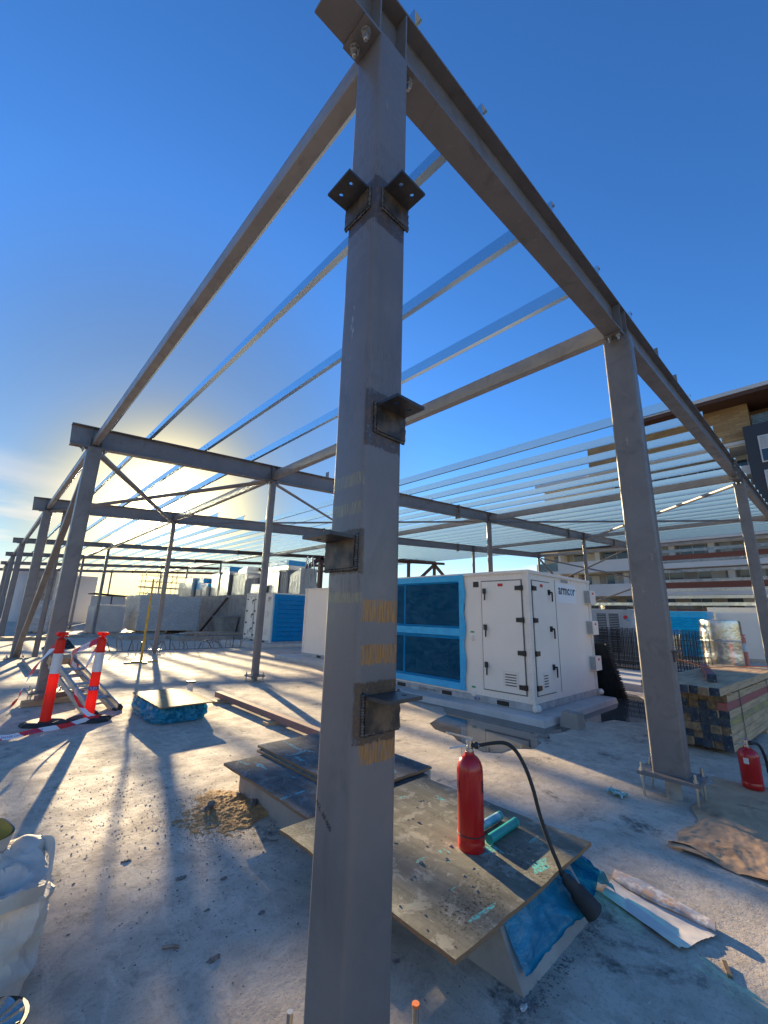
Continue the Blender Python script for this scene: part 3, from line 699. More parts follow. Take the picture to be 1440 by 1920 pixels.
# pale blue-grey round pipe standing near the edge columns
t = thing('downpipe', 'upright grey round pipe beside the raking brace', 'pipe', (.42, 15.0, 0)); mb = MB((.42, 15.0, 0)); mb.tube([(.42, 15.0, .05), (.42, 15.0, 4.42)], .07, 14); mb.build('pipe', m_steel, t, smooth=50)
mb = MB((.42, 15.0, 0)); mb.box(.30, 14.88, 0, .54, 15.12, .05); mb.build('base_plate', m_steel, t)
# girts of the right wall
m_galvb = mat_galv('bright_galvanised', (.68, .72, .78), .16)
gz = [1.35, 2.05, 2.6, 3.05, 3.5, 4.1, 4.75, 5.4, 6.1]
gm = MB(); gm.box(-.004, 0, 0, 0, 7.75, .2); gm.box(-.09, 0, 0, -.004, 7.75, .004); gm.box(0, 0, .196, .08, 7.75, .2); gme = gm.mesh('girt', m_galvb)
for i, z in enumerate(gz):
    o = bpy.data.objects.new('steel_girt', gme); COL.objects.link(o); o.location = (32.45, .06, z)
    tag(o, 'horizontal galvanised wall girt before the apartments, %s from the bottom' % ORD[i], 'girt', 'galvanised wall girts')
for i, z in enumerate([1.35, 2.05, 2.6]):
    o = bpy.data.objects.new('steel_girt', gme); COL.objects.link(o); o.location = (32.45, 7.95, z)
    tag(o, 'left-hand galvanised girt by the grey condenser, %s from the bottom' % ORD[i], 'girt', 'galvanised wall girts')
# brown trusses on the deck
def truss(name, label, segs, y, w=.24):
    o = Vector((segs[0][0], y, segs[0][1])); t = thing(name, label, 'truss', o, 'rust-brown trusses')
    for x0, z0, x1, z1, nm in segs:
        mb = MB(o); mb.bar((x0, y, z0), (x1, y, z1), w, w, (0, 1, 0)); mb.build(nm, m_brown, t)
truss('steel_truss', 'rust-brown truss end just right of the foremost column, above the blue film', [(26.6, 6.6, 32.3, 6.85, 'top_chord'), (28.3, 6.6, 28.3, 2.5, 'post'), (32.1, 6.6, 29.3, 4.6, 'diagonal'), (32.25, 6.6, 34.6, 5.0, 'diagonal'), (32.15, 6.6, 32.15, 2.5, 'post')], 26.3)
truss('steel_truss', 'rust-brown raking truss member left of the foremost column', [(18.1, 5.85, 15.6, 3.9, 'diagonal'), (18.1, 5.85, 20.4, 3.9, 'diagonal'), (18.1, 5.8, 18.1, 2.5, 'post')], 26.3, .3)
truss('steel_truss', 'rust-brown V-shaped truss above the left ducts', [(14.5, 5.05, 12.6, 3.6, 'diagonal'), (14.5, 5.05, 15.6, 4.3, 'diagonal')], 34.3, .26)
truss('steel_truss', 'rust-brown slanted truss member above the middle ducts', [(17.0, 5.3, 15.5, 4.1, 'diagonal'), (17.0, 5.3, 18.6, 4.1, 'diagonal')], 34.3, .26)

# brackets of the foremost column
def cleat(face, u0, u1, ztop, label=None, drop=.115, out=.12):
    """angle cleat: plate on the column face, ledge with two holes on top, weld beads round it"""
    t = bpy.data.objects.new('angle_bracket', None); COL.objects.link(t); t.parent = C00
    if label: t['label'] = label
    def P(u, o, z): return (u, -.10 - o, z) if face == 'y' else (-.10 - o, u, z)
    org = Vector(P((u0 + u1) / 2, 0, ztop)); t.location = org
    def bx(mb, ua, ub, oa, ob, za, zb):
        p = P(ua, oa, za); q = P(ub, ob, zb); mb.box(*p, *q)
    mb = MB(org); bx(mb, u0, u1, .0008, .012, ztop - drop, ztop - .0005); mb.build('plate', m_burn, t)
    # ledge with holes
    mb = MB(org); n = 8; hr = .011; L = u1 - u0; hu = [(u0 + L * .27), (u0 + L * .73)]; ho = .075
    um = (u0 + u1) / 2
    for z, flip in ((ztop - .012, 1), (ztop, 0)):
        for h, (a, b) in zip(hu, ((u0, um), (um, u1))):
            ring = [(h + hr * math.cos(2 * PI * i / n + PI / n), ho + hr * math.sin(2 * PI * i / n + PI / n)) for i in range(n)]
            oc = [(b, ho + .03), (b, out), (a, out), (a, ho + .03), (a, ho - .03), (a, .0125), (b, .0125), (b, ho - .03)]
            # outer points matched to ring by angle
            outer = []
            for i in range(n):
                an = 2 * PI * i / n + PI / n; cx, sy = math.cos(an), math.sin(an); tt = 9
                if cx > 1e-6: tt = min(tt, (b - h) / cx)
                if cx < -1e-6: tt = min(tt, (a - h) / cx)
                if sy > 1e-6: tt = min(tt, (out - ho) / sy)
                if sy < -1e-6: tt = min(tt, (.0125 - ho) / sy)
                outer.append((h + cx * tt, ho + sy * tt))
            V = [P(q[0], q[1], z) for q in ring] + [P(q[0], q[1], z) for q in outer]
            mb.add(V, [(i, (i + 1) % n, n + (i + 1) % n, n + i) for i in range(n)])
            cor = [(a, .0125), (b, .0125), (b, out), (a, out)]
            for c in cor:
                ds = sorted(range(n), key=lambda i: (outer[i][0] - c[0]) ** 2 + (outer[i][1] - c[1]) ** 2)[:2]
                mb.add([P(c[0], c[1], z), P(*outer[ds[0]], z), P(*outer[ds[1]], z)], [(0, 1, 2)])
            if flip:
                mb.add([P(q[0], q[1], ztop - .012) for q in ring] + [P(q[0], q[1], ztop) for q in ring], [(i, (i + 1) % n, n + (i + 1) % n, n + i) for i in range(n)])
    for ua, oa, ub, ob in ((u0, .0125, u0, out), (u0, out, u1, out), (u1, out, u1, .0125)):
        mb.add([P(ua, oa, ztop - .012), P(ub, ob, ztop - .012), P(ub, ob, ztop), P(ua, oa, ztop)], [(0, 1, 2, 3)])
    mb.build('ledge', m_dark, t)
    rnd = random.Random(int(ztop * 100))
    mb = MB(org)
    for (a, b) in (((u0 - .004, ztop - drop - .002), (u0 - .004, ztop)), ((u1 + .004, ztop - drop - .002), (u1 + .004, ztop)), ((u0, ztop - drop - .004), (u1, ztop - drop - .004))):
        n = 15
        for i in range(n):
            f = i / (n - 1); mb.blob(P(a[0] + (b[0] - a[0]) * f, .003, a[1] + (b[1] - a[1]) * f), rnd.uniform(.0065, .0095), 1, 1, 1, 6, 4, .2, rnd)
    mb.build('weld_bead', m_weld, t, smooth=70)
cleat('x', -.062, .098, 3.385, 'bracket high on the left face'); cleat('y', -.055, .098, 3.385, 'bracket high on the right face')
cleat('y', -.055, .098, 2.305, 'bracket halfway up the right face'); cleat('x', -.072, .098, 1.775, 'bracket on the left face at eye level'); cleat('y', -.065, .092, 1.24, 'lowest bracket, on the right face')
# small lugs on other columns
for (col_, x, y, z, dx) in ((C10, 3.62, -.137, 1.19, 0),):
    l = bpy.data.objects.new('lug', None); COL.objects.link(l); l.parent = col_; l.location = (0, -.137, 1.19)
    mb = MB((3.70, -.137, 1.19)); mb.box(3.63, -.19, 1.235, 3.77, -.1375, 1.247); mb.box(3.66, -.15, 1.15, 3.74, -.1375, 1.2345); mb.build('bracket', m_dark, l)
for y, z in ((7.78, 2.55), (7.78, 1.35)):
    pass

m_flake = mat('mortar_flake', (.24, .205, .17), .9, 0, (.14, .12, .10), 30, bump=(60, .6, .006))
m_logow = mat('logo_plate_white', (.86, .85, .82), .3)
# ================================================================== air handling cabinets
def handle(mb, p, n, up, flip=1):
    """lever handle on a panel: rosette and bent grip; n = outward normal, up = world up"""
    p = Vector(p); n = Vector(n); up = Vector(up); s = up.cross(n)
    mb.obox(p + n * .012, s, up, n, .028, .045, .012)
    mb.tube([p + n * .03, p + n * .05 + s * .03 * flip, p + n * .05 + s * .035 * flip - up * .04, p + n * .05 + s * .03 * flip - up * .16], [.018, .016, .015, .013], 8)
def cabinet(name, label, x0, y0, x1, y1, zb, zt, plinth, full=True):
    o = Vector((x0, y0, zb)); t = thing(name, label, 'cabinet', o, 'white air handling cabinets')
    rz = .09
    # base rail with fork pockets
    mb = MB(o); mb.box(x0 + .01, y0 + .01, zb + .004, x1 - .01, y1 - .01, zb + rz + .02); base = mb.build('base_rail', m_rail, t)
    ys = [y0 + .45 + 1.15 * k for k in range(int((y1 - y0 - .6) / 1.15) + 1)]
    for yy in ys:
        mb = MB(o); mb.box(x0 + .004, yy, zb + .018, x0 + .012, yy + .22, zb + .085); mb.build('fork_pocket', m_black, base)
    for px, py in ((x0, y0), (x1, y0)):
        mb = MB(o); mb.tube([(px - .02, py + .0, zb + .06), (px + .06, py - .035, zb + .06)], .055, 14); mb.tube([(px - .03, py - .005, zb + .06), (px + .0, py - .04, zb + .06)], .03, 10); mb.build('lifting_lug', m_white2, base, smooth=50)
    mb = MB(o); mb.box(x0 + .02, y0 + .02, zb + rz + .021, x1 - .02, y1 - .02, zt - .012); mb.build('body', m_white, t)
    # frame posts and roof
    for (px, py) in ((x0, y0), (x1, y0), (x0, y1)):
        mb = MB(o); sx = .09 if px == x0 else -.09; sy = .09 if py == y0 else -.09; mb.box(px, py, zb + rz + .021, px + sx, py + sy, zt - .05); mb.build('corner_post', m_white2, t)
    mb = MB(o); mb.box(x0 - .012, y0 - .012, zt - .05, x1 + .012, y1 + .012, zt); mb.build('roof_panel', m_white2, t)
    return t, o
def door(t, o, axis, pos, a, b, z0, z1, hinge_b, louvre, nh=3, x_or=None):
    """door leaf on face: axis 'x' = face with normal -X at x=pos (a..b along Y); axis 'y' = normal -Y at y=pos (a..b along X)"""
    def P(u, out, z): return Vector((pos - out, u, z)) if axis == 'x' else Vector((u, pos - out, z))
    n = Vector((-1, 0, 0)) if axis == 'x' else Vector((0, -1, 0))
    d = bpy.data.objects.new('door', None); COL.objects.link(d); d.parent = t; org = P((a + b) / 2, 0, z0); d.location = org - o
    mb = MB(org); p = P(a, .001, z0); q = P(b, .022, z1); mb.box(*p, *q); mb.build('leaf', m_white, d)
    mb = MB(org)
    for (u0, u1, w0, w1) in ((a - .016, a - .004, z0 - .016, z1 + .016), (b + .004, b + .016, z0 - .016, z1 + .016)):
        mb.box(*P(u0, .0005, w0), *P(u1, .012, w1))
    for (w0, w1) in ((z0 - .016, z0 - .004), (z1 + .004, z1 + .016)): mb.box(*P(a - .004, .0005, w0), *P(b + .004, .012, w1))
    mb.build('seal', m_ink, d)
    hb = b if hinge_b else a; s = -1 if hinge_b else 1
    for i in range(4):
        z = z0 + (z1 - z0) * (.06 + .29 * i); mb = MB(org)
        mb.box(*P(hb + s * .10, .0225, z - .035), *P(hb + s * .015, .04, z + .035)); mb.box(*P(hb - s * .035, .0125, z - .04), *P(hb + s * .014, .045, z + .04)); mb.build('hinge', m_black, d)
    lb = a if hinge_b else b
    for i in range(nh):
        z = z0 + (z1 - z0) * (.19 + .345 * i); mb = MB(org); handle(mb, P(lb - s * .055 * -1 if False else lb + (.06 if hinge_b else -.06), .022, z + .05), n, (0, 0, 1), 1 if not hinge_b else -1); mb.build('handle', m_black, d, smooth=40)
    if louvre:
        u0, u1, w0, w1 = louvre; mb = MB(org); mb.box(*P(u0, .0225, w0), *P(u1, .028, w1)); lv = mb.build('louvre', m_white2, d)
        for k in range(5):
            z = w0 + (w1 - w0) * (.14 + .17 * k); mb = MB(org)
            mb.box(*P(u0 + .04, .0285, z), *P(u1 - .04, .034, z + .022)); mb.build('slat', m_white, lv)
            mb = MB(org); mb.box(*P(u0 + .04, .0282, z - .02), *P(u1 - .04, .030, z - .002)); mb.build('slot', m_ink, lv)
    mb = MB(org); um = (a + b) / 2; mb.box(*P(um - .05, .0222, z1 - .09), *P(um + .05, .0235, z1 - .04)); mb.build('warning_sticker', m_sticker, d)
    return d
X0, Y0, X1, Y1, ZB, ZT = 5.44, 2.17, 8.0, 6.75, .10, 2.29
# plinth
pl = thing('concrete_plinth', 'pale concrete plinth under the big white cabinet, standing in a puddle', 'plinth', (5.08, 1.86, 0))
mb = MB((5.08, 1.86, 0)); b = .02
mb.add([(5.06, 1.84, 0), (8.02, 1.84, 0), (8.02, 7.2, 0), (5.06, 7.2, 0), (5.08, 1.86, .085), (8.0, 1.86, .085), (8.0, 7.15, .085), (5.08, 7.15, .085), (5.1, 1.88, .1), (7.98, 1.88, .1), (7.98, 7.13, .1), (5.1, 7.13, .1)],
       [(0, 1, 5, 4), (1, 2, 6, 5), (2, 3, 7, 6), (3, 0, 4, 7), (4, 5, 9, 8), (5, 6, 10, 9), (6, 7, 11, 10), (7, 4, 8, 11), (8, 9, 10, 11)])
mb.build('slab_block', m_plinth, pl)
ahu, o = cabinet('air_handling_unit', 'big white cabinet with logo, black handles and blue-filmed side', X0, Y0, X1, Y1, ZB, ZT, None)
door(ahu, o, 'x', X0 + .02, 2.31, 3.07, .33, 2.12, False, (2.42, 2.70, .42, .66))
door(ahu, o, 'y', Y0 + .02, 5.58, 6.20, .33, 2.12, False, (5.74, 5.96, .42, .66))
# filmed side: two coil openings behind a sheet of blue film
fy0, fy1 = 3.47, 6.7
for z0, z1 in ((.40, 1.10), (1.33, 2.12)):
    f = bpy.data.objects.new('coil_opening', None); COL.objects.link(f); f.parent = ahu; f.location = Vector((X0, fy0, z0)) - o
    for y0, y1 in ((fy0 + .12, 4.95), (5.0, fy1 - .1)):
        mb = MB((X0, fy0, z0)); mb.box(X0 + .012, y0, z0, X0 + .0195, y1, z1); mb.build('coil', m_coil, f)
    mb = MB((X0, fy0, z0)); mb.box(X0 + .005, fy0 + .09, z0 - .03, X0 + .0195, fy1 - .07, z0 - .001); mb.box(X0 + .005, fy0 + .09, z1 + .001, X0 + .0195, fy1 - .07, z1 + .03); mb.build('frame', m_white2, f)
def filmfn(u, v):
    y = fy0 + (fy1 - fy0) * u; z = .24 + (2.27 - .24) * v
    e = .012 * math.sin(y * 9 + z * 4) * (1 if u > 0 else 0)
    yy = y + (.03 * math.sin(z * 7) - .02 * math.sin(z * 19) if u < .001 else 0)
    return (X0 - .006 - .004 * math.sin(y * 13 + z * 5) - .003 * math.sin(z * 31 + y * 3), yy, z)
mb = MB(o); mb.grid(40, 26, filmfn); fm = mb.build('protective_film', m_film, ahu, smooth=80, recalc=False)
mb = MB(o); mb.grid(1, 30, lambda u, v: (X0 - .013, fy0 - .03 + .12 * u + .02 * math.sin(v * 21) * (1 - u), .24 + 2.03 * v)); mb.build('tape_strip', m_film_op, fm, recalc=False)
mb = MB(o); mb.box(X0 - .0125, fy0 + .09, 1.16, X0 - .0115, fy1, 1.29); mb.build('tape_strip', m_film_op, fm)
mb = MB(o); mb.box(X0 - .0125, fy0 + .09, .245, X0 - .0115, fy1, .36); mb.build('tape_strip', m_film_op, fm)
mb = MB(o); mb.box(X0 - .0125, fy0 + .09, 2.15, X0 - .0115, fy1, 2.265); mb.build('tape_strip', m_film_op, fm)
for zz in (1.22, .30):
    mb = MB(o); mb.lathe([(.05, 0), (.05, .01), (.03, .02), (.03, .035)], 14, (X0 + .02, 3.30, zz - .1 + .02), (0, 1, 0), (0, 0, 1), (-1, 0, 0)); mb.build('drain_cap', m_white2, ahu, smooth=40)
    mb = MB(o); mb.box(X0 + .0185, 3.26, zz + .01, X0 + .0196, 3.34, zz + .04); mb.build('label_sticker', m_greenst, ahu)
mb = MB(o); mb.box(X0 + .0165, 3.14, 2.03, X0 + .0196, 3.26, 2.13); mb.build('rating_plate', m_black, ahu)
mb = MB(o); mb.box(6.52, Y0 + .016, 1.80, 7.35, Y0 + .0196, 2.15); lg = mb.build('logo_plate', m_logow, ahu)
mb = MB(o); text_on(mb, 'armc', .24, (6.58, Y0 + .0145, 1.955), (1, 0, 0), (0, 0, 1), .006); mb.build('lettering', m_logo, lg, recalc=False)
mb = MB(o); text_on(mb, 'o', .24, (7.075, Y0 + .0145, 1.955), (1, 0, 0), (0, 0, 1), .006); mb.build('lettering', m_logob, lg, recalc=False)
mb = MB(o); text_on(mb, 'r', .24, (7.205, Y0 + .0145, 1.955), (1, 0, 0), (0, 0, 1), .006); mb.build('lettering', m_logo, lg, recalc=False)
mb = MB(o); text_on(mb, 'air solutions', .055, (7.0, Y0 + .0145, 1.855), (1, 0, 0), (0, 0, 1)); mb.build('lettering', m_logo, lg, recalc=False) if False else None
mb = MB(o); mb.box(6.72, Y0 + .003, 2.17, 6.98, Y0 + .0196, 2.22); mb.build('vent_cover', m_galvd, ahu)
for z in (1.95, 1.36, .70):
    mb = MB(o); mb.box(7.72, Y0 - .11, z - .13, 7.99, Y0 + .0195, z + .13); cb = mb.build('control_box', m_white2, ahu)
    mb = MB(o); mb.box(7.82, Y0 - .1125, z + .05, 7.90, Y0 - .1105, z + .09); mb.build('warning_sticker', m_sticker, cb)
    mb = MB(o); mb.box(7.7185, Y0 - .10, z - .12, 7.7195, Y0 + .005, z + .12); mb.build('side_panel', m_galvd, cb)
mb = MB(o); text_on(mb, '# 9', .085, (X0 + .0035, 3.28, ZB + .025), (0, -1, 0), (0, 0, 1)); mb.build('handwriting', m_blueink, ahu, recalc=False)
mb = MB(o); text_on(mb, 'Dulleys Limbs  <', .075, (X0 + .0035, 4.55, ZB + .03), (0, -1, 0), (0, 0, 1)); mb.build('handwriting', m_ink, ahu, recalc=False)
mb = MB(o); 
for k in range(16):
    for zz in (.245, 2.215):
        yy = 2.20 + k * .085; mb.box(X0 + .016, yy, zz, X0 + .0198, yy + .008, zz + .008)
        xx = 5.5 + k * .165; mb.box(xx, Y0 + .016, zz, xx + .008, Y0 + .0198, zz + .008)
    mb.box(X0 - .003, 2.21, .3 + k * .12, X0 - .0003, 2.218, .308 + k * .12); mb.box(5.475, Y0 - .003, .3 + k * .12, 5.483, Y0 - .0003, .308 + k * .12)
tag(mb.build('rivets', m_galvd, ahu), kind='stuff')
mb = MB(o); mb.box(6.44, Y0 + .0165, .30, 6.452, Y0 + .0199, 2.2); mb.build('panel_joint', m_ink, ahu)
# second cabinet (far) with blue louvred film
pl = thing('concrete_plinth', 'far concrete plinth under the blue-filmed cabinet', 'plinth', (7.6, 15.9, 0)); mb = MB((7.6, 15.9, 0)); mb.box(7.7, 15.85, 0, 13.5, 19.25, .13); mb.build('slab_block', m_plinth, pl)
a2, o2 = cabinet('air_handling_unit', 'distant white cabinet with blue louvred film on its near side', 8.65, 16.35, 12.9, 18.95, .13, 2.36, None)
door(a2, o2, 'x', 8.67, 18.1, 18.8, .3, 2.2, True, (18.4, 18.6, .42, .66)); door(a2, o2, 'x', 8.67, 17.2, 18.0, .3, 2.2, True, None, 2)
for k in range(9):
    z = .42 + k * .2; mb = MB(o2); mb.add([(9.0, 16.34, z), (11.0, 16.34, z), (11.0, 16.30, z + .03), (9.0, 16.30, z + .03), (11.0, 16.345, z + .19), (9.0, 16.345, z + .19)], [(0, 1, 2, 3), (3, 2, 4, 5)]); mb.build('louvre_blade', m_white2, a2, recalc=False)
for z0 in (.62, 1.40):
    mb = MB(o2); mb.box(11.35, 16.335, z0, 12.7, 16.362, z0 + .56); mb.build('coil', m_coil, a2)
mb = MB(o2); mb.grid(16, 12, lambda u, v: (8.72 + 4.1 * u, 16.285 - .008 * math.sin(u * 30 + v * 11), .2 + 2.1 * v)); mb.build('protective_film', m_film, a2, smooth=80, recalc=False)
for yy, zz in ((16.7, 2.1), (16.7, 1.4), (16.7, .6)):
    mb = MB(o2); mb.box(8.58, yy, zz - .12, 8.668, yy + .2, zz + .12); mb.build('control_box', m_white2, a2)
mb = MB(o2); text_on(mb, 'armcor', .22, (8.664, 17.15, 2.05), (0, -1, 0), (0, 0, 1)); mb.build('lettering', m_logo, a2, recalc=False)
# third cabinet beside the foremost column
pl = thing('concrete_plinth', 'concrete plinth under the plain white cabinet left of the foremost column', 'plinth', (6.3, 8.0, 0)); mb = MB((6.3, 8, 0)); mb.box(6.45, 8.1, 0, 10.0, 11.9, .1); mb.build('slab_block', m_plinth, pl)
a3, o3 = cabinet('air_handling_unit', 'plain white cabinet end showing just left of the foremost column', 7.1, 8.6, 9.6, 11.3, .1, 2.31, None)
mb = MB(o3); mb.box(7.092, 9.6, .14, 7.108, 9.7, .2); mb.build('latch', m_black, a3)

# ================================================================== loose things near the camera
# plywood over film-wrapped plinth with extinguisher
t = thing('wrapped_plinth', 'low concrete upstand wrapped in crumpled blue film under the plywood', 'plinth', (1.2, .55, 0))
mb = MB((1.2, .55, 0)); mb.add([(.86, -.10, 0), (1.62, -.10, 0), (1.66, 1.05, 0), (.86, 1.05, 0), (.87, .03, .225), (1.58, .03, .225), (1.58, 1.03, .225), (.87, 1.03, .225)], [(0, 1, 5, 4), (1, 2, 6, 5), (2, 3, 7, 6), (3, 0, 4, 7), (4, 5, 6, 7)])
mb.build('concrete_core', m_conc, t)
rnd = random.Random(3)
def crump(u, v, k=1.0):
    return k * (.010 * math.sin(u * 31 + v * 13) + .008 * math.sin(u * 17 - v * 41) + .006 * math.sin(u * 63 + v * 57))
def wrapf(u, v):
    q = Vector((u * 3.5, v * 1.6, 2)); a = mnoise.noise(q); b = mnoise.noise(q * 2.6); c = .3 - abs(mnoise.noise(q * 1.7 + Vector((4, 0, 0))))
    x = .89 + .80 * u + .02 * a; y = -.088 + .135 * v; z = .045 + .185 * v
    y -= .006 + .022 * abs(a) + .030 * max(0, c) + .012 * (.25 - abs(b)); z += .014 * b * (1 - v)
    if u > .84: x += (u - .84) * 1.3 * (1 - v * .2); z -= (u - .84) * .9 * v; y += (u - .84) * .5
    if v < .01: z = .045 + .05 * (.5 + a); y -= .006
    return (x, y, max(.008, z))
mb = MB((1.2, .55, 0)); mb.grid(44, 14, wrapf); mb.build('film', m_wrap, t, smooth=22, recalc=False)
def wrapr(u, v):
    x = 1.64 + .22 * u + .02 * math.sin(v * 14); y = -.06 + .62 * v - .06 * u; z = .20 * (1 - u) ** .8 + .012 + .06 * abs(mnoise.noise(Vector((u * 4, v * 7, 5)))) + .02 * abs(mnoise.noise(Vector((u * 9, v * 15, 1))))
    return (x, y, z)
mb = MB((1.2, .55, 0)); mb.grid(14, 30, wrapr); mb.build('film', m_wrap, t, smooth=22, recalc=False)
def sheet(name, label, x0, y0, x1, y1, z, th, m, rz=0.0, rag=.0, notch=None, group=None):
    cx, cy = (x0 + x1) / 2, (y0 + y1) / 2
    t = thing(name, label, 'plywood', (cx, cy, z), group); t.rotation_euler = (0, 0, rz)
    rnd = random.Random(label); P = []
    cor = [(x0, y0), (x1, y0), (x1, y1), (x0, y1)]
    for i in range(4):
        a = cor[i]; b = cor[(i + 1) % 4]; n = 14
        for k in range(n):
            f = k / n; r = rnd.uniform(-rag, rag) if k else rnd.uniform(-rag * 1.5, rag * 1.5)
            px = a[0] + (b[0] - a[0]) * f; py = a[1] + (b[1] - a[1]) * f
            if i % 2 == 0: py += r
            else: px += r
            P.append((px, py))
    if notch: P = [q for q in P if not (q[0] > notch[0] and q[1] > notch[1])]
    n = len(P); mb = MB((cx, cy, z)); lay = 3
    V = [(p[0], p[1], z + th * k / lay) for k in range(lay + 1) for p in P]; F = []
    mb.cm = 1
    mb.add(V, [(k * n + i, k * n + (i + 1) % n, (k + 1) * n + (i + 1) % n, (k + 1) * n + i) for k in range(lay) for i in range(n)])
    mb.cm = 0
    mb.add([(p[0], p[1], z + th + .0004) for p in P], [tuple(range(n))]); mb.add([(p[0], p[1], z - .0004) for p in P], [tuple(range(n - 1, -1, -1))])
    o = mb.mesh('panel', [m, m_plyedge]); ob = bpy.data.objects.new('panel', o); COL.objects.link(ob); ob.parent = t
    return t
sheet('plywood_sheet', 'paint-splashed plywood sheet carrying the red extinguisher', .50, -.035, 1.79, 1.25, .232, .018, m_ply_b, 0, .004)
# plinth A with two sheets
t = thing('concrete_upstand', 'grey concrete upstand beside the sand, under dark plywood', 'plinth', (1.3, 2, 0)); mb = MB((1.3, 2, 0)); mb.box(.845, 1.40, 0, 2.05, 2.50, .205); mb.build('block', m_conc, t)
sheet('plywood_sheet', 'dark plywood sheet with turquoise marks lying on the concrete upstand', .735, 1.30, 1.9, 2.6, .21, .018, m_ply_a, 0, .006)
sheet('plywood_sheet', 'grey plywood sheet on top, nearest the long pinkish timber', 1.13, 1.33, 1.98, 2.76, .2485, .018, m_ply_a, 0, .003)
sheet('plywood_sheet', 'grey plywood sheet just beneath the topmost one on the upstand', 1.10, 1.36, 1.93, 2.70, .2290, .018, m_ply_b, 0.01, .003)
# long pinkish timber
t = thing('timber_beam', 'long pinkish timber beam lying on packers left of the foremost column', 'timber', (2.24, 4.6, 0))
mb = MB((2.24, 4.6, 0)); mb.bar((2.27, 6.42, .085), (2.23, 2.55, .085), .10, .085, (0, 0, 1), .004); mb.build('beam', m_woodp, t)
for y in (6.1, 4.35):
    k = thing('timber_packer', 'small timber packer under the pinkish beam, %s' % ('by its far end' if y > 5 else 'near its middle'), 'timber', (2.2, y, 0)); mb = MB((2.2, y, 0)); mb.box(2.08, y - .07, .001, 2.36, y + .07, .04); mb.build('block', m_wood, k)
# blue wrapped upstand with tan ply
t = thing('wrapped_upstand', 'squat upstand bundled in blue film under a tan board', 'plinth', (1.27, 5.75, 0))
mb = MB((1.27, 5.75, 0)); mb.box(.96, 5.25, 0, 1.58, 6.30, .19); mb.build('concrete_core', m_conc, t)
def w2(u, v):
    a = 2 * PI * u; c, s = math.cos(a), math.sin(a); k = (abs(c) ** 6 + abs(s) ** 6) ** (-1 / 6)
    q_ = Vector((c * 3.2, s * 3.2, v * 1.4)); g = 1.0 + .16 * (.2 - abs(mnoise.noise(q_))) + .12 * (.2 - abs(mnoise.noise(q_ * 2.3 + Vector((5, 2, 1))))) + .03 * mnoise.noise(q_ * 6); zz = .015 + .20 * v
    out = 1 + .10 * math.sin(v * PI) + .09 * (1 - v) ** 2
    return (1.27 + .335 * k * c * g * out, 5.77 + .56 * k * s * g * out, zz + .012 * math.sin(u * 61 + v * 5) * (v > .5))
mb = MB((1.27, 5.75, 0)); mb.grid(110, 12, w2); mb.build('film', m_wrap, t, smooth=24, recalc=False)
sheet('plywood_board', 'tan plywood board with a notched corner on the blue bundle', .93, 5.07, 1.66, 6.44, .225, .015, m_ply_c, 0, .004, (1.52, 6.2))

# extinguishers
def extinguisher(label, loc, Hb, rb, big=True):
    t = thing('fire_extinguisher', label, 'extinguisher', loc); x, y, z = loc
    mb = MB(loc); prof = [(rb * .96, z), (rb, z + .006), (rb, z + .045)] + ([(rb * .975, z + .05), (rb * .975, z + .06), (rb, z + .065)]) + [(rb, z + Hb * .80)]
    for i in range(1, 9):
        a = PI / 2 * i / 8; prof.append((max(.028, rb * math.cos(a) ** .8), z + Hb * .80 + (Hb * .20) * math.sin(a)))
    prof += [(.026, z + Hb + .012)]
    mb.lathe(prof, 28, (x, y, 0)); mb.build('cylinder', m_redext, t, smooth=40)
    v = bpy.data.objects.new('valve', None); COL.objects.link(v); v.parent = t; v.location = (0, 0, Hb)
    o_ = (x, y, z + Hb)
    mb = MB(o_); mb.lathe([(.022, z + Hb + .008), (.022, z + Hb + .03), (.015, z + Hb + .032), (.015, z + Hb + .055), (.019, z + Hb + .057), (.019, z + Hb + .072)], 12, (x, y, 0)); mb.build('valve_body', m_chrome, v, smooth=40)
    # outlet points to the camera's right, levers to the left
    rt = Vector((.72, -.69, 0)).normalized(); zz = z + Hb + .05
    mb = MB(o_); mb.bar(Vector((x, y, zz + .03)) + rt * .02, Vector((x, y, zz + .055)) - rt * .11, .02, .006); mb.bar(Vector((x, y, zz + .055)) - rt * .11, Vector((x, y, zz + .058)) - rt * .135, .02, .006); mb.build('squeeze_lever', m_chrome, v)
    mb = MB(o_); mb.bar(Vector((x, y, zz - .005)) + rt * .01, Vector((x, y, zz - .025)) - rt * .115, .02, .005); mb.build('carry_handle', m_chrome, v)
    mb = MB(o_); mb.tube([Vector((x, y, zz - .005)) + rt * .01, Vector((x, y, zz - .005)) + rt * .03], .014, 10); mb.tube([Vector((x, y, zz - .005)) + rt * .028, Vector((x, y, zz - .005)) + rt * .05], .019, 10); mb.build('outlet_nut', m_rubber, v, smooth=40)
    return t, v, rt, zz
EL = (1.20, .385, .2505)
e1, v1, rt, zz = extinguisher('tall red extinguisher with black hose and horn standing on plywood', EL, .475, .075)
x, y, z = EL
mb = MB((x, y, z)); mb.lathe([(.0765, z + .075), (.0785, z + .078), (.0765, z + .081)], 24, (x, y, 0)); mb.tube([(x + .05, y - .058, z + .078), (x + .062, y - .066, z + .072)], .006, 6); mb.build('retaining_band', m_rubber, e1)
for ang in (156, 284):
    a = R(ang - 8); mb = MB((x, y, z)); V = []
    n = 5
    for k in range(n + 1):
        aa = a + R(17) * k / n
        for h in (.285, .345): V.append((x + .0756 * math.cos(aa), y + .0756 * math.sin(aa), z + h))
    mb.add(V, [(2 * k, 2 * k + 2, 2 * k + 3, 2 * k + 1) for k in range(n)]); mb.build('label_patch', m_black, e1, recalc=False)
p = Vector((x, y, zz)) - rt * .045
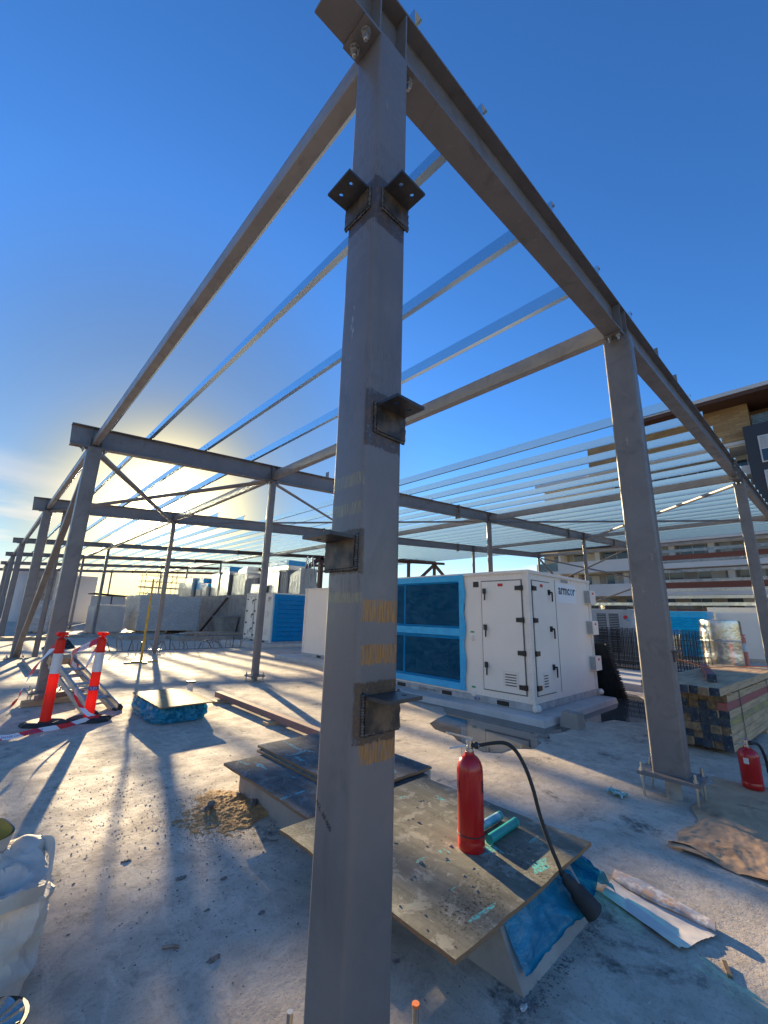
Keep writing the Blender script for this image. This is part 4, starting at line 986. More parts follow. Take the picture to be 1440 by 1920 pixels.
mb = MB((x, y, z)); mb.tube([p + Vector((0, 0, -.02)), p + Vector((-.012, -.01, -.11)), p + Vector((-.025, -.018, -.17))], .0018, 5); tg = mb.build('tag_string', m_sticker, e1)
q = p + Vector((-.028, -.018, -.2)); mb = MB((x, y, z)); mb.obox(q, rt, Vector((0, 0, 1)), rt.cross(Vector((0, 0, 1))), .02, .045, .001); mb.build('tag', m_sticker, e1)
hp = [Vector((x, y, zz - .005)) + rt * .05, Vector((1.30, .23, .80)), Vector((1.325, .165, .775)), Vector((1.34, .115, .70)), Vector((1.345, .075, .60)), Vector((1.35, .045, .48)), Vector((1.36, .005, .36)), Vector((1.375, -.03, .27)), Vector((1.39, -.045, .215))]
def smooth_path(P, n=6):
    out = []
    for i in range(len(P) - 1):
        p0 = P[max(i - 1, 0)]; p1 = P[i]; p2 = P[i + 1]; p3 = P[min(i + 2, len(P) - 1)]
        for k in range(n):
            t_ = k / n; out.append(.5 * ((2 * p1) + (p2 - p0) * t_ + (2 * p0 - 5 * p1 + 4 * p2 - p3) * t_ ** 2 + (3 * p1 - p0 - 3 * p2 + p3) * t_ ** 3))
    out.append(P[-1]); return out
mb = MB((x, y, z)); mb.tube(smooth_path(hp), .0105, 10); mb.build('hose', m_rubber, e1, smooth=60)
mb = MB((x, y, z)); mb.tube([hp[0] - rt * .002, hp[0] + rt * .035], .0125, 10); mb.build('hose_ferrule', m_chrome, e1, smooth=40)
h0 = Vector((1.385, -.04, .235)); h1 = Vector((1.470, -.150, .085)); dr = (h1 - h0)
mb = MB((x, y, z)); mb.tube([h0, h0 + dr * .1, h0 + dr * .16, h0 + dr * .34, h0 + dr * .42, h0 + dr * .5, h0 + dr * .97, h0 + dr * 1.0], [.016, .018, .030, .032, .033, .043, .050, .052], 22); mb.build('discharge_horn', m_rubber, e1, smooth=50)
for i, (a, b, m, lab) in enumerate([((1.30, .335), (1.62, .345), m_teal, 'teal cartridge lying beside the tall extinguisher, nearer one'), ((1.36, .45), (1.62, .455), m_tealw, 'blue and white cartridge lying behind the teal one')]):
    t = thing('sealant_cartridge', lab, 'cartridge', (a[0], a[1], .252)); a = Vector((*a, .2775)); b = Vector((*b, .2775)); d = (b - a).normalized()
    mb = MB((a.x, a.y, .252)); mb.tube([a, b - d * .004, b], [.025, .025, .022], 18); mb.build('tube', m, t, smooth=40)
    mb = MB((a.x, a.y, .252)); mb.tube([b - d * .03, b - d * .008], .0256, 18); mb.build('end_band', m_teal, t, smooth=40)
# second extinguisher on canvas
e2, v2, rt2, zz2 = extinguisher('short red extinguisher standing on the brown canvas at the right edge', (4.55, -.44, .012), .34, .082)
mb = MB((4.55, -.44, .012)); P0 = Vector((4.55, -.44, zz2 - .005)) + rt2 * .05; mb.tube(smooth_path([P0, P0 + rt2 * .07 + Vector((0, 0, -.02)), P0 + rt2 * .11 + Vector((0, 0, -.13)), P0 + rt2 * .12 + Vector((0, 0, -.26))]), .013, 8); mb.build('hose', m_rubber, e2, smooth=60)
def patch(mb, c, r, a0, a1, z0, z1, n=6):
    V = []
    for k in range(n + 1):
        aa = R(a0 + (a1 - a0) * k / n)
        for h in (z0, z1): V.append((c[0] + r * math.cos(aa), c[1] + r * math.sin(aa), c[2] + h))
    mb.add(V, [(2 * k, 2 * k + 2, 2 * k + 3, 2 * k + 1) for k in range(n)])
mb = MB((4.55, -.44, .012)); patch(mb, (4.55, -.44, .012), .0826, 158, 186, .215, .265); mb.build('label_patch', m_bwhite, e2, recalc=False)
mb = MB((4.55, -.44, .012)); mb.lathe([(.012, zz2 - .02), (.012, zz2 + .03)], 8, (4.55, -.44, 0)); mb.build('safety_pin', m_blueink, e2)

# canvas
def tarpf(u, v):
    x = 2.62 + 2.0 * u; ye = -.14 - .10 * math.sin(u * 5) * (1 - u) - .03 * math.sin(u * 23); y = ye - (1.6 - .15 * math.sin(u * 4)) * v
    if u < .03: x += .10 * math.sin(v * 6 + 1) + .03 * math.sin(v * 21)
    q = Vector((x * 2.2 + .6 * math.sin(y * 5), y * 4.5, 1.0)); a = mnoise.noise(q); b = mnoise.noise(q * 2.7); c = mnoise.noise(q * 6.5)
    z = .006 + .022 * max(0, .30 - abs(a)) + .018 * max(0, .22 - abs(b)) + .010 * max(0, .3 - abs(c))
    d = math.hypot(x - 4.55, y + .44)
    if d < .3: z = .006 + z * .25 * (d / .3)
    if u < .08: z += .015 * (.08 - u) / .08 * (1 + math.sin(v * 19))
    return (x, y, z)
t = thing('canvas_sheet', 'crumpled brown canvas dust sheet on the floor at the right', 'canvas', (3.6, -.9, 0)); mb = MB((3.6, -.9, 0)); mb.grid(150, 110, tarpf); mb.build('cloth', m_tarp, t, smooth=80, recalc=False)
# folded paper sack
t = thing('paper_sack', 'empty folded white paper sack with blue print near the horn', 'sack', (1.86, -.3, 0))
def sackf(u, v):
    a = Vector((1.80, -.07)); b = Vector((2.05, -.05)); c = Vector((1.90, -.57)); d = Vector((1.63, -.47))
    q = (a * (1 - u) + b * u) * (1 - v) + (d * (1 - u) + c * u) * v
    z = .008 + .020 * abs(mnoise.noise(Vector((u * 2.5, v * 1.2, 1)))) + .006 * abs(mnoise.noise(Vector((u * 8, v * 5, 4)))) + .05 * max(0, 1 - abs(u - .02) * 6) * v * .3
    return (q.x, q.y, z)
mb = MB((1.86, -.3, 0)); mb.grid(24, 44, sackf); mb.build('flap', m_paper, t, smooth=60, recalc=False)
def sackr(u, v):
    a = Vector((2.02, -.06)); b = Vector((1.93, -.56)); q = a * (1 - v) + b * v; n = Vector((.98, .18)); r = .055 * (.8 + .2 * math.sin(v * 5)) + .004 * mnoise.noise(Vector((u * 3, v * 4, 2))); an = 2 * PI * u
    return (q.x + n.x * r * 1.25 * math.cos(an), q.y + n.y * r * math.cos(an), .026 + r * .38 * math.sin(an) + .004 * mnoise.noise(Vector((u * 6, v * 5, 6))))
mb = MB((1.86, -.3, 0)); mb.grid(28, 44, sackr); mb.build('rolled_edge', m_print, t, smooth=60, recalc=False)
# green litter
t = thing('crumpled_wrapper', 'crumpled green and white wrapper by the bolted column foot', 'litter', (3.36, .32, 0)); mb = MB((3.36, .32, 0)); mb.grid(8, 5, lambda u, v: (3.30 + .06 * u + .10 * v, .30 + .16 * u - .02 * v, .005 + .03 * abs(math.sin(u * 7 + v * 4)))); mb.build('wrapper', m_green, t, recalc=False)
t = thing('wood_splinter', 'pale wood splinter lying in the sunny strip at bottom right', 'splinter', (1.66, -.64, 0)); mb = MB((1.66, -.64, 0)); mb.bar((1.72, -.62, .008), (1.63, -.655, .006), .018, .008); mb.build('splinter', m_endwood, t)
t = thing('curved_scrap', 'short curved rusty scrap on the shaded floor at lower left', 'scrap', (-.12, 1.1, 0)); mb = MB((-.12, 1.1, 0)); mb.tube([(-.15, 1.13, .006), (-.12, 1.115, .008), (-.09, 1.085, .006)], .006, 6); mb.build('scrap', m_rust, t)
# sand
def sand_k(x, y):
    n = mnoise.noise(Vector((x * 5, y * 5, 0))); n2 = mnoise.noise(Vector((x * 17, y * 17, 3)))
    return 1 - ((x - .58) / .38) ** 2 - ((y - 2.26) / .42) ** 2 + n * .5 + n2 * .3
def sandf(u, v):
    x = .10 + .84 * u; y = 1.58 + 1.2 * v; d = sand_k(x, y); k = max(0, min(1, d * 1.2)); s = max(0, x - .45)
    n3 = mnoise.noise(Vector((x * 48, y * 48, 7))); n4 = mnoise.noise(Vector((x * 110, y * 110, 2))); n2 = mnoise.noise(Vector((x * 19, y * 19, 5)))
    return (x, y, k * (.004 + .05 * s * s / .16 + .006 * n2 + .006 * n3 + .003 * n4) - .0022)
mb = MB((.6, 2.2, 0)); mb.grid(150, 190, sandf); so_ = mb.build('sand', m_sand, smooth=80, recalc=False); tag(so_, 'spilled orange sand heap against the concrete upstand', 'sand', kind='stuff')
mb = MB(); rnd = random.Random(77)
for _ in range(6500):
    x, y = rnd.gauss(.52, .22), rnd.gauss(2.22, .30); k = sand_k(x, y)
    if x > .84 or k < -.6 + rnd.random() * .5: continue
    s = rnd.uniform(.0016, .0042); z = .0005 + max(0, min(1, k * 1.2)) * (.004 + .05 * max(0, x - .45) ** 2 / .16); a = rnd.uniform(0, 6.28)
    P = [(x + s * math.cos(a + q), y + s * math.sin(a + q), z) for q in (0, 2.1, 4.2)]; mb.add(P + [(x, y, z + s * .45)], [(0, 1, 3), (1, 2, 3), (2, 0, 3)])
tag(mb.build('sand_grains', m_sand), 'loose orange sand grains strewn round the heap', 'sand', kind='stuff')
rnd = random.Random(5)
for i, (x, y, r, l) in enumerate([(.56, 2.36, .030, 'larger of two grey stones on the sand'), (.50, 2.32, .022, 'smaller of two grey stones on the sand'), (.81, 2.16, .035, 'dark broken concrete lump at the foot of the upstand'), (.80, 2.40, .024, 'small dark lump where sand meets the upstand')]):
    t = thing('stone', l, 'stone', (x, y, 0)); mb = MB((x, y, 0)); mb.blob((x, y, r * .8 + .008), r, 1, .8, .9, 8, 6, .28, rnd); mb.build('stone', m_stone_d, t)
# chips scattered over the slab
mb = MB(); rnd = random.Random(21)
def chip(x, y, s, z0=.001):
    h = s * rnd.uniform(.2, .6); a = rnd.uniform(0, 6.28); n = rnd.choice((3, 4, 5)); L = rnd.uniform(.6, 1.6)
    P = [(math.cos(a + 6.28 * k / n) * s * rnd.uniform(.6, 1.2) * L, math.sin(a + 6.28 * k / n) * s * rnd.uniform(.6, 1.1)) for k in range(n)]
    V = [(x + p[0], y + p[1], z0) for p in P] + [(x + p[0] * .6, y + p[1] * .6, z0 + h) for p in P]
    mb.add(V, [tuple(range(n, 2 * n))] + [(i, (i + 1) % n, n + (i + 1) % n, n + i) for i in range(n)])
for _ in range(2600):
    if rnd.random() < .6: x, y = rnd.gauss(.15, .45), rnd.gauss(2.4, .95)
    else: x, y = rnd.uniform(-1.2, 6), rnd.uniform(-1, 7)
    if y < 1.0 and rnd.random() < .75: continue
    chip(x, y, min(.011, abs(rnd.gauss(0, .0028)) + .0009))
tag(mb.build('debris', m_stone_d), 'dark concrete chips and grit scattered over the slab', 'debris', kind='stuff')
mb = MB(); rnd = random.Random(8)
for _ in range(70): chip(rnd.uniform(.52, 1.5), rnd.uniform(0, 1.1), abs(rnd.gauss(0, .006)) + .002, .2508)
tag(mb.build('debris', m_stone_d), 'concrete chips scattered on the plywood round the tall extinguisher', 'debris', kind='stuff')
# handwriting on the foremost column's left face
mb = MB((-.10, 0, .8)); d_ = Vector((0, -.82, -.57)); u_ = Vector((0, -.57, .82)); text_on(mb, 'N.L. 30 000', .022, (-.1012, .085, .885), d_, u_); mb.build('handwriting', m_black, C00, recalc=False)

# ================================================================== bollards, tape, ladder
def bollard(label, loc, red, wht, hgt=1.08, rz=0.0, far=False):
    t = thing('bollard', label, 'bollard', loc, 'plastic bollards'); x, y, z = loc
    n = 8; a, b = .26, .17
    P = [(a, -b * .5), (a, b * .5), (a * .62, b), (-a * .62, b), (-a, b * .5), (-a, -b * .5), (-a * .62, -b), (a * .62, -b)]
    c, s = math.cos(rz), math.sin(rz)
    V = [(x + p[0] * c - p[1] * s, y + p[0] * s + p[1] * c, z + .002) for p in P] + [(x + (p[0] * c - p[1] * s) * .97, y + (p[0] * s + p[1] * c) * .97, z + .035) for p in P] + [(x + (p[0] * c - p[1] * s) * .75, y + (p[0] * s + p[1] * c) * .75, z + .055) for p in P]
    mb = MB(loc); mb.add(V, [(i, (i + 1) % n, n + (i + 1) % n, n + i) for i in range(n)] + [(n + i, n + (i + 1) % n, 2 * n + (i + 1) % n, 2 * n + i) for i in range(n)] + [tuple(range(2 * n, 3 * n))]); mb.build('rubber_base', m_rubber, t)
    r0, r1 = .062, .054
    def rr(h): return r0 + (r1 - r0) * h / hgt
    def ring(nm, h0, h1, m, e=0): mb = MB(loc); mb.lathe([(rr(h0) + e, z + h0), (rr(h1) + e, z + h1)], 20, (x, y, 0)); mb.build(nm, m, t, smooth=40)
    ring('lower_post', .054, hgt * .585, red); ring('reflective_sleeve', hgt * .585 + .0005, hgt * .82, wht, .0012); ring('upper_post', hgt * .82 + .0005, hgt * .985, red)
    mb = MB(loc); mb.lathe([(.060, z + hgt * .822), (.065, z + hgt * .83), (.065, z + hgt * .838), (.057, z + hgt * .842)], 20, (x, y, 0)); mb.build('rib', red, t, smooth=40)
    mb = MB(loc); mb.lathe([(.053, z + hgt * .985), (.03, z + hgt), (.022, z + hgt + .012), (.022, z + hgt + .045)], 16, (x, y, 0)); mb.build('neck', red, t, smooth=40)
    d = Vector((.72, -.69, 0)); mb = MB(loc); p = Vector((x, y, z + hgt + .06)); mb.tube([p - d * .075, p - d * .068, p + d * .068, p + d * .075], [.016, .021, .021, .016], 12); mb.build('top_grip', red, t, smooth=40)
    return t
b1 = bollard('red and white bollard nearest the left edge, in front of the thick column', (-.14, 6.05, 0), m_bred, m_bwhite, 1.08, R(-40))
b2 = bollard('red and white bollard with a label sleeve, beside the stepladder', (.32, 5.98, 0), m_bred, m_bwhite, 1.08, R(-25))
mb = MB((.32, 5.98, 0)); mb.lathe([(.0605, .395), (.0600, .445)], 20, (.32, 5.98, 0)); sl = mb.build('label_sleeve', m_purple, b2, smooth=40)
def cyl_text(body, size, c, r, a0, z, m, parent):
    V, F = text_geo(body, size); mb = MB(c); mb.add([(c[0] + r * math.cos(a0 + v.x / r), c[1] + r * math.sin(a0 + v.x / r), z + v.y) for v in V], F); mb.build('lettering', m, parent, recalc=False)
cyl_text('FLEX', .045, (.32, 5.98, 0), .0615, R(215), .405, m_bwhite, b2)
def ribbon(label, pts, w, side, text=None, tw=0.0, m=None):
    P = smooth_path([Vector(p) for p in pts], 7); t = thing('barrier_tape', label, 'tape', P[0])
    V = []; UV = []; L = 0; n = len(P); frames = []
    for i in range(n):
        tg = (P[min(i + 1, n - 1)] - P[max(i - 1, 0)]).normalized(); a = tw * i / n
        up = (Vector(side) - tg * Vector(side).dot(tg)).normalized(); up = Matrix.Rotation(a + .25 * math.sin(i * .7), 3, tg) @ up
        if i: L += (P[i] - P[i - 1]).length
        V += [P[i] - up * w / 2, P[i] + up * w / 2]; UV += [(L, 0), (L, 1)]; frames.append((L, P[i], up, tg))
    mb = MB(P[0]); mb.add(V, [(2 * i, 2 * i + 2, 2 * i + 3, 2 * i + 1) for i in range(n - 1)]); ob = mb.build('ribbon', m or m_tape, t, smooth=60, recalc=False)
    uv = ob.data.uv_layers.new(name='UVMap')
    for lp in ob.data.loops: uv.data[lp.index].uv = UV[lp.vertex_index]
    if text:
        g = text_geo(text, w * .62); Vv = []
        for v in g[0]:
            s = min(v.x + .03, L * .98); i = 0
            while i < n - 2 and frames[i + 1][0] < s: i += 1
            f = (s - frames[i][0]) / max(1e-6, frames[i + 1][0] - frames[i][0]); p = frames[i][1].lerp(frames[i + 1][1], f); up = frames[i][2].lerp(frames[i + 1][2], f).normalized(); nn = frames[i][3].cross(up).normalized()
            toc = (Vector((-1.04, -1.21, 1.5)) - p); nn = nn if nn.dot(toc) > 0 else -nn
            Vv.append(p + up * (v.y - w * .22) + nn * .002)
        mb = MB(P[0]); mb.add(Vv, g[1]); mb.build('lettering', m_purple, t, recalc=False)
    return t
ribbon('red and white tape lying on the floor before the bollards', [(-.75, 5.55, .04), (-.50, 5.50, .035), (-.28, 5.56, .05), (.02, 5.68, .04), (.22, 5.80, .05), (.42, 5.86, .07)], .055, (0, .35, 1), 'DO NOT ENTER DANGER DO NOT', 0)
ribbon('tape hanging from the left bollard down towards the left edge', [(-.12, 6.03, 1.07), (-.22, 6.10, .93), (-.34, 6.15, .72), (-.42, 6.18, .48), (-.46, 6.19, .32), (-.58, 6.16, .2), (-.95, 6.1, .06)], .06, (.6, -.5, .4), None, 1.4)
ribbon('tape looping from the right bollard to the top of the stepladder', [(.30, 5.96, 1.07), (.16, 6.10, .96), (.06, 6.35, .86), (.12, 6.7, .70), (.24, 6.9, .60)], .075, (-.3, .3, 1), 'DANGER DO NOT ENTER', .5)
ribbon('thin twisted tape trailing down the right bollard to the floor', [(.30, 5.94, 1.05), (.22, 6.0, .78), (.14, 6.02, .5), (.13, 5.98, .33), (.24, 5.92, .16), (.36, 5.85, .075), (.62, 5.98, .04)], .05, (.7, -.6, .2), None, 3.2)
for (x, y, z, l) in ((-.14, 6.05, 1.13, 'knot of red tape bunched on top of the left bollard'), (.32, 5.98, 1.12, 'knot of red tape bunched on top of the right bollard')):
    t = thing('tape_knot', l, 'tape', (x, y, z)); mb = MB((x, y, z)); rnd = random.Random(int(z * 1000))
    for k in range(9): mb.blob((x + rnd.uniform(-.05, .05), y + rnd.uniform(-.05, .05), z + rnd.uniform(-.03, .02)), rnd.uniform(.012, .026), 1.6, 1.3, .5, 6, 4, .4, rnd)
    mb.build('crumple', m_bred, t)
# folded stepladder leaning on the thick column
t = thing('stepladder', 'folded aluminium stepladder leaning against the thick column behind the bollards', 'ladder', (.60, 6.43, 0))
A = Vector((.62, 6.40, .02)); B = Vector((.14, 7.62, .66)); dd = (B - A); ln = dd.length; dn = dd.normalized(); sd_ = Vector((.93, .36, 0)); sd_ = (sd_ - dn * sd_.dot(dn)).normalized(); nn = dn.cross(sd_).normalized()
if nn.z < 0: nn = -nn
for fr, off, w0, w1, nr in (('front_frame', .0, .20, .15, 3), ('middle_frame', -.05, .13, .09, 2), ('rear_frame', -.10, .22, .17, 3)):
    f = bpy.data.objects.new(fr, None); COL.objects.link(f); f.parent = t; f.location = (0, 0, 0); org = Vector((.60, 6.43, 0))
    for s in (-1, 1):
        mb = MB(org); mb.bar(A + nn * off + sd_ * s * w0, B + nn * off + sd_ * s * w1, .026, .07, nn, .004); mb.build('stile', m_alum, f)
        mb = MB(org); q = A + nn * off + sd_ * s * w0; mb.bar(q - dn * .03, q + dn * .05, .034, .085, nn); mb.build('foot', m_rubber, f)
    for k in range(nr):
        u = (k + .8) / (nr + .6); c = A + dd * u + nn * off; w = w0 + (w1 - w0) * u
        mb = MB(org); mb.bar(c - sd_ * (w - .014), c + sd_ * (w - .014), .05 if fr[0] == 'f' else .025, .018, nn); mb.build('tread', m_alum, f)
mb = MB((.60, 6.43, 0)); mb.obox(B + nn * -.03 + dn * .03, sd_, dn, nn, .19, .05, .06); mb.build('top_cap', m_wood, t)
# small pipe stub with black cap
t = thing('pipe_stub', 'short white pipe stub with a black cap beyond the tan board', 'pipe', (2.12, 7.32, 0)); mb = MB((2.12, 7.32, 0)); mb.tube([(2.12, 7.32, 0), (2.12, 7.32, .17)], .05, 14); mb.build('pipe', m_white2, t, smooth=50)
mb = MB((2.12, 7.32, 0)); mb.box(2.05, 7.25, .171, 2.19, 7.39, .20); mb.build('cap', m_black, t)
# timber offcuts and frame under column by bollards
t = thing('timber_trestle', 'dark timber offcuts piled at the foot of the thick column', 'timber', (.35, 7.6, 0)); mb = MB((.35, 7.6, 0))
mb.bar((-.3, 7.45, .05), (.55, 7.6, .05), .08, .09); mb.build('offcut', m_wood, t); mb = MB((.35, 7.6, 0)); mb.bar((-.15, 7.3, .14), (.5, 7.75, .14), .08, .07); mb.build('offcut', m_woodp, t)
t = thing('concrete_pad', 'low concrete pad between the two nearest left edge columns', 'pad', (.6, 12.6, 0)); mb = MB((.6, 12.6, 0)); mb.box(.1, 11.45, 0, .85, 14.3, .10); mb.build('block', m_conc, t)
# yellow prop on a foot
t = thing('yellow_prop', 'yellow upright steel prop with a flat foot, left of centre', 'prop', (2.62, 12.66, 0)); mb = MB((2.62, 12.66, 0)); mb.tube([(2.62, 12.66, .03), (2.62, 12.66, 1.5)], .032, 10); mb.build('outer_tube', m_yellow, t, smooth=50)
mb = MB((2.62, 12.66, 0)); mb.tube([(2.62, 12.66, 1.5), (2.62, 12.66, 2.36)], .025, 10); mb.build('inner_tube', m_yellow, t, smooth=50)
mb = MB((2.62, 12.66, 0)); mb.lathe([(.045, 1.46), (.045, 1.54)], 10, (2.62, 12.66, 0)); mb.build('collar', m_yellow, t)
mb = MB((2.62, 12.66, 0)); mb.bar((2.2, 12.6, .02), (3.05, 12.75, .02), .12, .04); mb.bar((2.65, 12.3, .021), (2.58, 13.0, .021), .10, .036); mb.build('foot', m_yellow, t)
# starter bars
rnd = random.Random(4)
mb = MB((5, 16.4, 0)); mb.box(2.5, 16.30, -.02, 7.5, 16.50, .008); tag(mb.build('slab_joint', m_stone_d), kind='structure')
for k in range(30):
    x = 2.6 + 4.8 * k / 29 + rnd.uniform(-.06, .06); y = 16.4 + rnd.uniform(-.06, .06); h = rnd.uniform(.22, .5); lx = rnd.uniform(-.35, .35)
    mb = MB((x, y, 0)); mb.tube(smooth_path([Vector((x, y, 0)), Vector((x + lx * .25, y, h * .5)), Vector((x + lx * .55, y + rnd.uniform(-.1, .1), h * .9)), Vector((x + lx * rnd.uniform(.5, 1.4), y + rnd.uniform(-.1, .1), h * rnd.uniform(.9, 1.35)))], 3), .016, 5)
    tag(mb.build('starter_bar', m_rust if k % 3 else m_dark), 'bent steel starter bar in the row across the slab, %s from the left' % ORD[k], 'rebar', 'bent starter bars in the slab joint')
# far-left storage: wrapped crates, galvanised crates, slabs, planks
def crate(name, label, x0, y0, x1, y1, z0, z1, m, wrap=None, ribs=0, cat='crate'):
    o = ((x0 + x1) / 2, y0, z0); t = thing(name, label, cat, o)
    mb = MB(o); mb.box(x0, y0, z0 + .10, x1, y1, z1); mb.build('body', m, t)
    for k in range(3):
        xx = x0 + (x1 - x0) * (.08 + .38 * k); mb = MB(o); mb.box(xx, y0, z0, xx + .12, y1, z0 + .099); mb.build('bearer', m_wood, t)
    for k in range(ribs):
        z = z0 + .1 + (z1 - z0 - .1) * (k + 1) / (ribs + 1); mb = MB(o); mb.box(x0 - .006, y0 - .006, z - .012, x1 + .006, y1 + .006, z + .012); mb.build('seam', m_galvd, t)
    if wrap:
        mb = MB(o)
        rnd = random.Random(int(x0 * 10))
        def f(u, v):
            a = u * 4; s = int(a) % 4; q = a - int(a); e = .05 + .025 * math.sin(v * 40 + q * 13) + .02 * math.sin(q * 50 + v * 9)
            c = [(x0 - e, y1 + e), (x0 - e, y0 - e), (x1 + e, y0 - e), (x1 + e, y1 + e)]
            p = Vector(c[s]).lerp(Vector(c[(s + 1) % 4]), q) if u < 1 else Vector(c[0]); return (p.x, p.y, z0 + .12 + (z1 + .03 - z0 - .12) * v)
        mb.grid(40, 14, f); mb.build('wrap', wrap, t, smooth=50, recalc=False)
    return t
crate('wrapped_crate', 'large crate in shiny clear wrap in front of the concrete wall', 5.95, 27.2, 9.4, 30.6, 0.12, 2.28, m_white2, m_clear, 1)
crate('galvanised_crate', 'pale galvanised duct box beside the wrapped crate', 3.75, 27.4, 5.25, 29.4, 0.02, 1.58, m_galvd, None, 2)
mb = None
t = thing('concrete_pad', 'flat concrete pad carrying planks before the concrete wall', 'pad', (8, 21.5, 0)); mb = MB((8, 21.5, 0)); mb.box(6.3, 20.9, 0, 9.9, 23.0, .22); mb.build('block', m_conc, t)
t = thing('concrete_pad', 'flat concrete pad in front of the wrapped crate', 'pad', (5, 22.5, 0)); mb = MB((5, 22.5, 0)); mb.box(4.2, 22.3, 0, 6.0, 24.2, .2); mb.build('block', m_conc, t)
rnd = random.Random(2)
for k in range(7):
    y = 21.1 + .25 * k; l = 'plank on the pad before the concrete wall, %s from the front' % ORD[k]; t = thing('plank', l, 'plank', (8, y, .22), 'planks on the pad'); mb = MB((8, y, .22)); a = rnd.uniform(-.2, .2)
    mb.bar((6.5 + rnd.uniform(0, .6), y - a, .25 + .05 * (k % 3)), (9.2 + rnd.uniform(0, .8), y + a, .25 + .05 * (k % 3)), .20, .045); mb.build('board', m_white2 if k == 4 else (m_wood if k % 2 else m_galvd), t)
for k in range(5):
    x = .9 + 2.0 * k; t = thing('plank', 'low stacked board on the far slab left of the crates, %s from the left' % ORD[k], 'plank', (x, 24 + k, 0), 'boards on the far slab'); mb = MB((x, 24 + k, 0)); mb.bar((x - .9, 24 + 1.3 * k, .06), (x + .8, 24.3 + 1.2 * k, .06), .9, .12); mb.build('board', m_conc if k % 2 else m_wood, t)
t = thing('leaning_timber', 'brown timber leaning against the concrete wall', 'timber', (9.9, 26.5, 0)); mb = MB((9.9, 26.5, 0)); mb.bar((10.0, 28.2, .05), (11.12, 27.0, 2.35), .16, .1); mb.build('beam', m_brown, t)
t = thing('dump_bin', 'shaded grey bin standing against the concrete wall', 'bin', (10.6, 25.6, 0)); mb = MB((10.6, 25.6, 0)); mb.add([(10.3, 25.1, .02), (11.0, 25.1, .02), (11.0, 26.3, .02), (10.3, 26.3, .02), (10.1, 24.9, 1.1), (11.1, 24.9, 1.1), (11.1, 26.6, 1.1), (10.1, 26.6, 1.1)], [(0, 1, 5, 4), (1, 2, 6, 5), (2, 3, 7, 6), (3, 0, 4, 7), (4, 5, 6, 7)]); mb.build('body', m_conc, t)
mb = MB((10.6, 25.6, 0)); mb.box(10.05, 24.85, 1.101, 11.13, 26.65, 1.16); mb.build('rim', m_galvd, t)
for i, (x0, y0, w, d, h, l) in enumerate([(1.6, 33, 1.5, 1.2, 1.5, 'short wrapped stack far left, behind the edge columns'), (2.2, 41.5, 1.6, 1.3, 1.9, 'tall pale wrapped stack standing before the precast walls'), (5.6, 36, 1.7, 1.4, 1.7, 'wrapped stack showing over the galvanised crate'), (8.2, 33.5, 1.8, 1.2, 2.6, 'tall wrapped stack rising behind the big wrapped crate'), (.9, 29.5, 1.1, 1.0, .9, 'low wrapped stack near the third edge column')]):
    crate('wrapped_stack', l, x0, y0, x0 + w, y0 + d, .02, h, m_white2, m_clear, 1, 'stack')
# far-left precast walls and shed
t = thing('precast_wall', 'tall pale precast walls standing beyond the left columns', 'wall', (4.5, 52, 0))
for k in range(3): mb = MB((4.5, 52, 0)); mb.box(2.4 + 1.75 * k, 52, 0, 2.4 + 1.75 * k + 1.73, 52.25, 5.1 - .25 * k); mb.build('panel', m_bwall if k else m_conc, t)
t = thing('vertical_tank', 'white round-shouldered tank at the far left beyond the columns', 'tank', (1.6, 52, 0)); mb = MB((1.6, 52, 0)); mb.lathe([(.9, 0), (.9, 3.6), (.8, 4.3), (.5, 4.7), (.1, 4.85)], 20, (1.6, 52, 0)); mb.build('shell', m_bwall, t, smooth=40)
t = thing('site_shed', 'small pale site shed with a skillion roof on the far slab', 'shed', (8.2, 47, 0)); mb = MB((8.2, 47, 0)); mb.box(6.9, 46, 0, 8.0, 49, 2.55); mb.build('wall', m_bwall, t)
mb = MB((8.2, 47, 0)); mb.box(8.12, 46, 0, 9.2, 49, 2.55); mb.build('wall', m_bwall, t); mb = MB((8.2, 47, 0)); mb.box(8.002, 46.15, .05, 8.118, 48.9, 2.5); mb.build('door', m_bdark, t)
mb = MB((8.2, 47, 0)); mb.add([(6.6, 45.7, 2.72), (9.5, 45.7, 2.56), (9.5, 49.3, 2.56), (6.6, 49.3, 2.72), (6.6, 45.7, 2.80), (9.5, 45.7, 2.64), (9.5, 49.3, 2.64), (6.6, 49.3, 2.80)], [(0, 3, 2, 1), (4, 5, 6, 7), (0, 1, 5, 4), (1, 2, 6, 5), (2, 3, 7, 6), (3, 0, 4, 7)]); mb.build('roof', m_bdark, t)
t = thing('water_tub', 'small blue and white tub far left beyond the columns', 'tub', (3.2, 40, 0)); mb = MB((3.2, 40, 0)); mb.box(2.8, 40, 0, 3.7, 40.8, .55); mb.build('body', m_white2, t); mb = MB((3.2, 40, 0)); mb.box(2.75, 39.95, .551, 3.75, 40.85, .95); mb.build('lid', m_film_op, t)
t = thing('black_sheet', 'crumpled black plastic heap on the far left slab', 'plastic', (1.3, 18.5, 0)); mb = MB((1.3, 18.5, 0)); mb.grid(10, 8, lambda u, v: (.9 + 1.0 * u, 18.2 + .9 * v, .01 + .28 * math.sin(u * PI) * math.sin(v * PI) * (1 + .5 * math.sin(u * 19 + v * 13)))); mb.build('sheet', m_rubber, t, recalc=False)
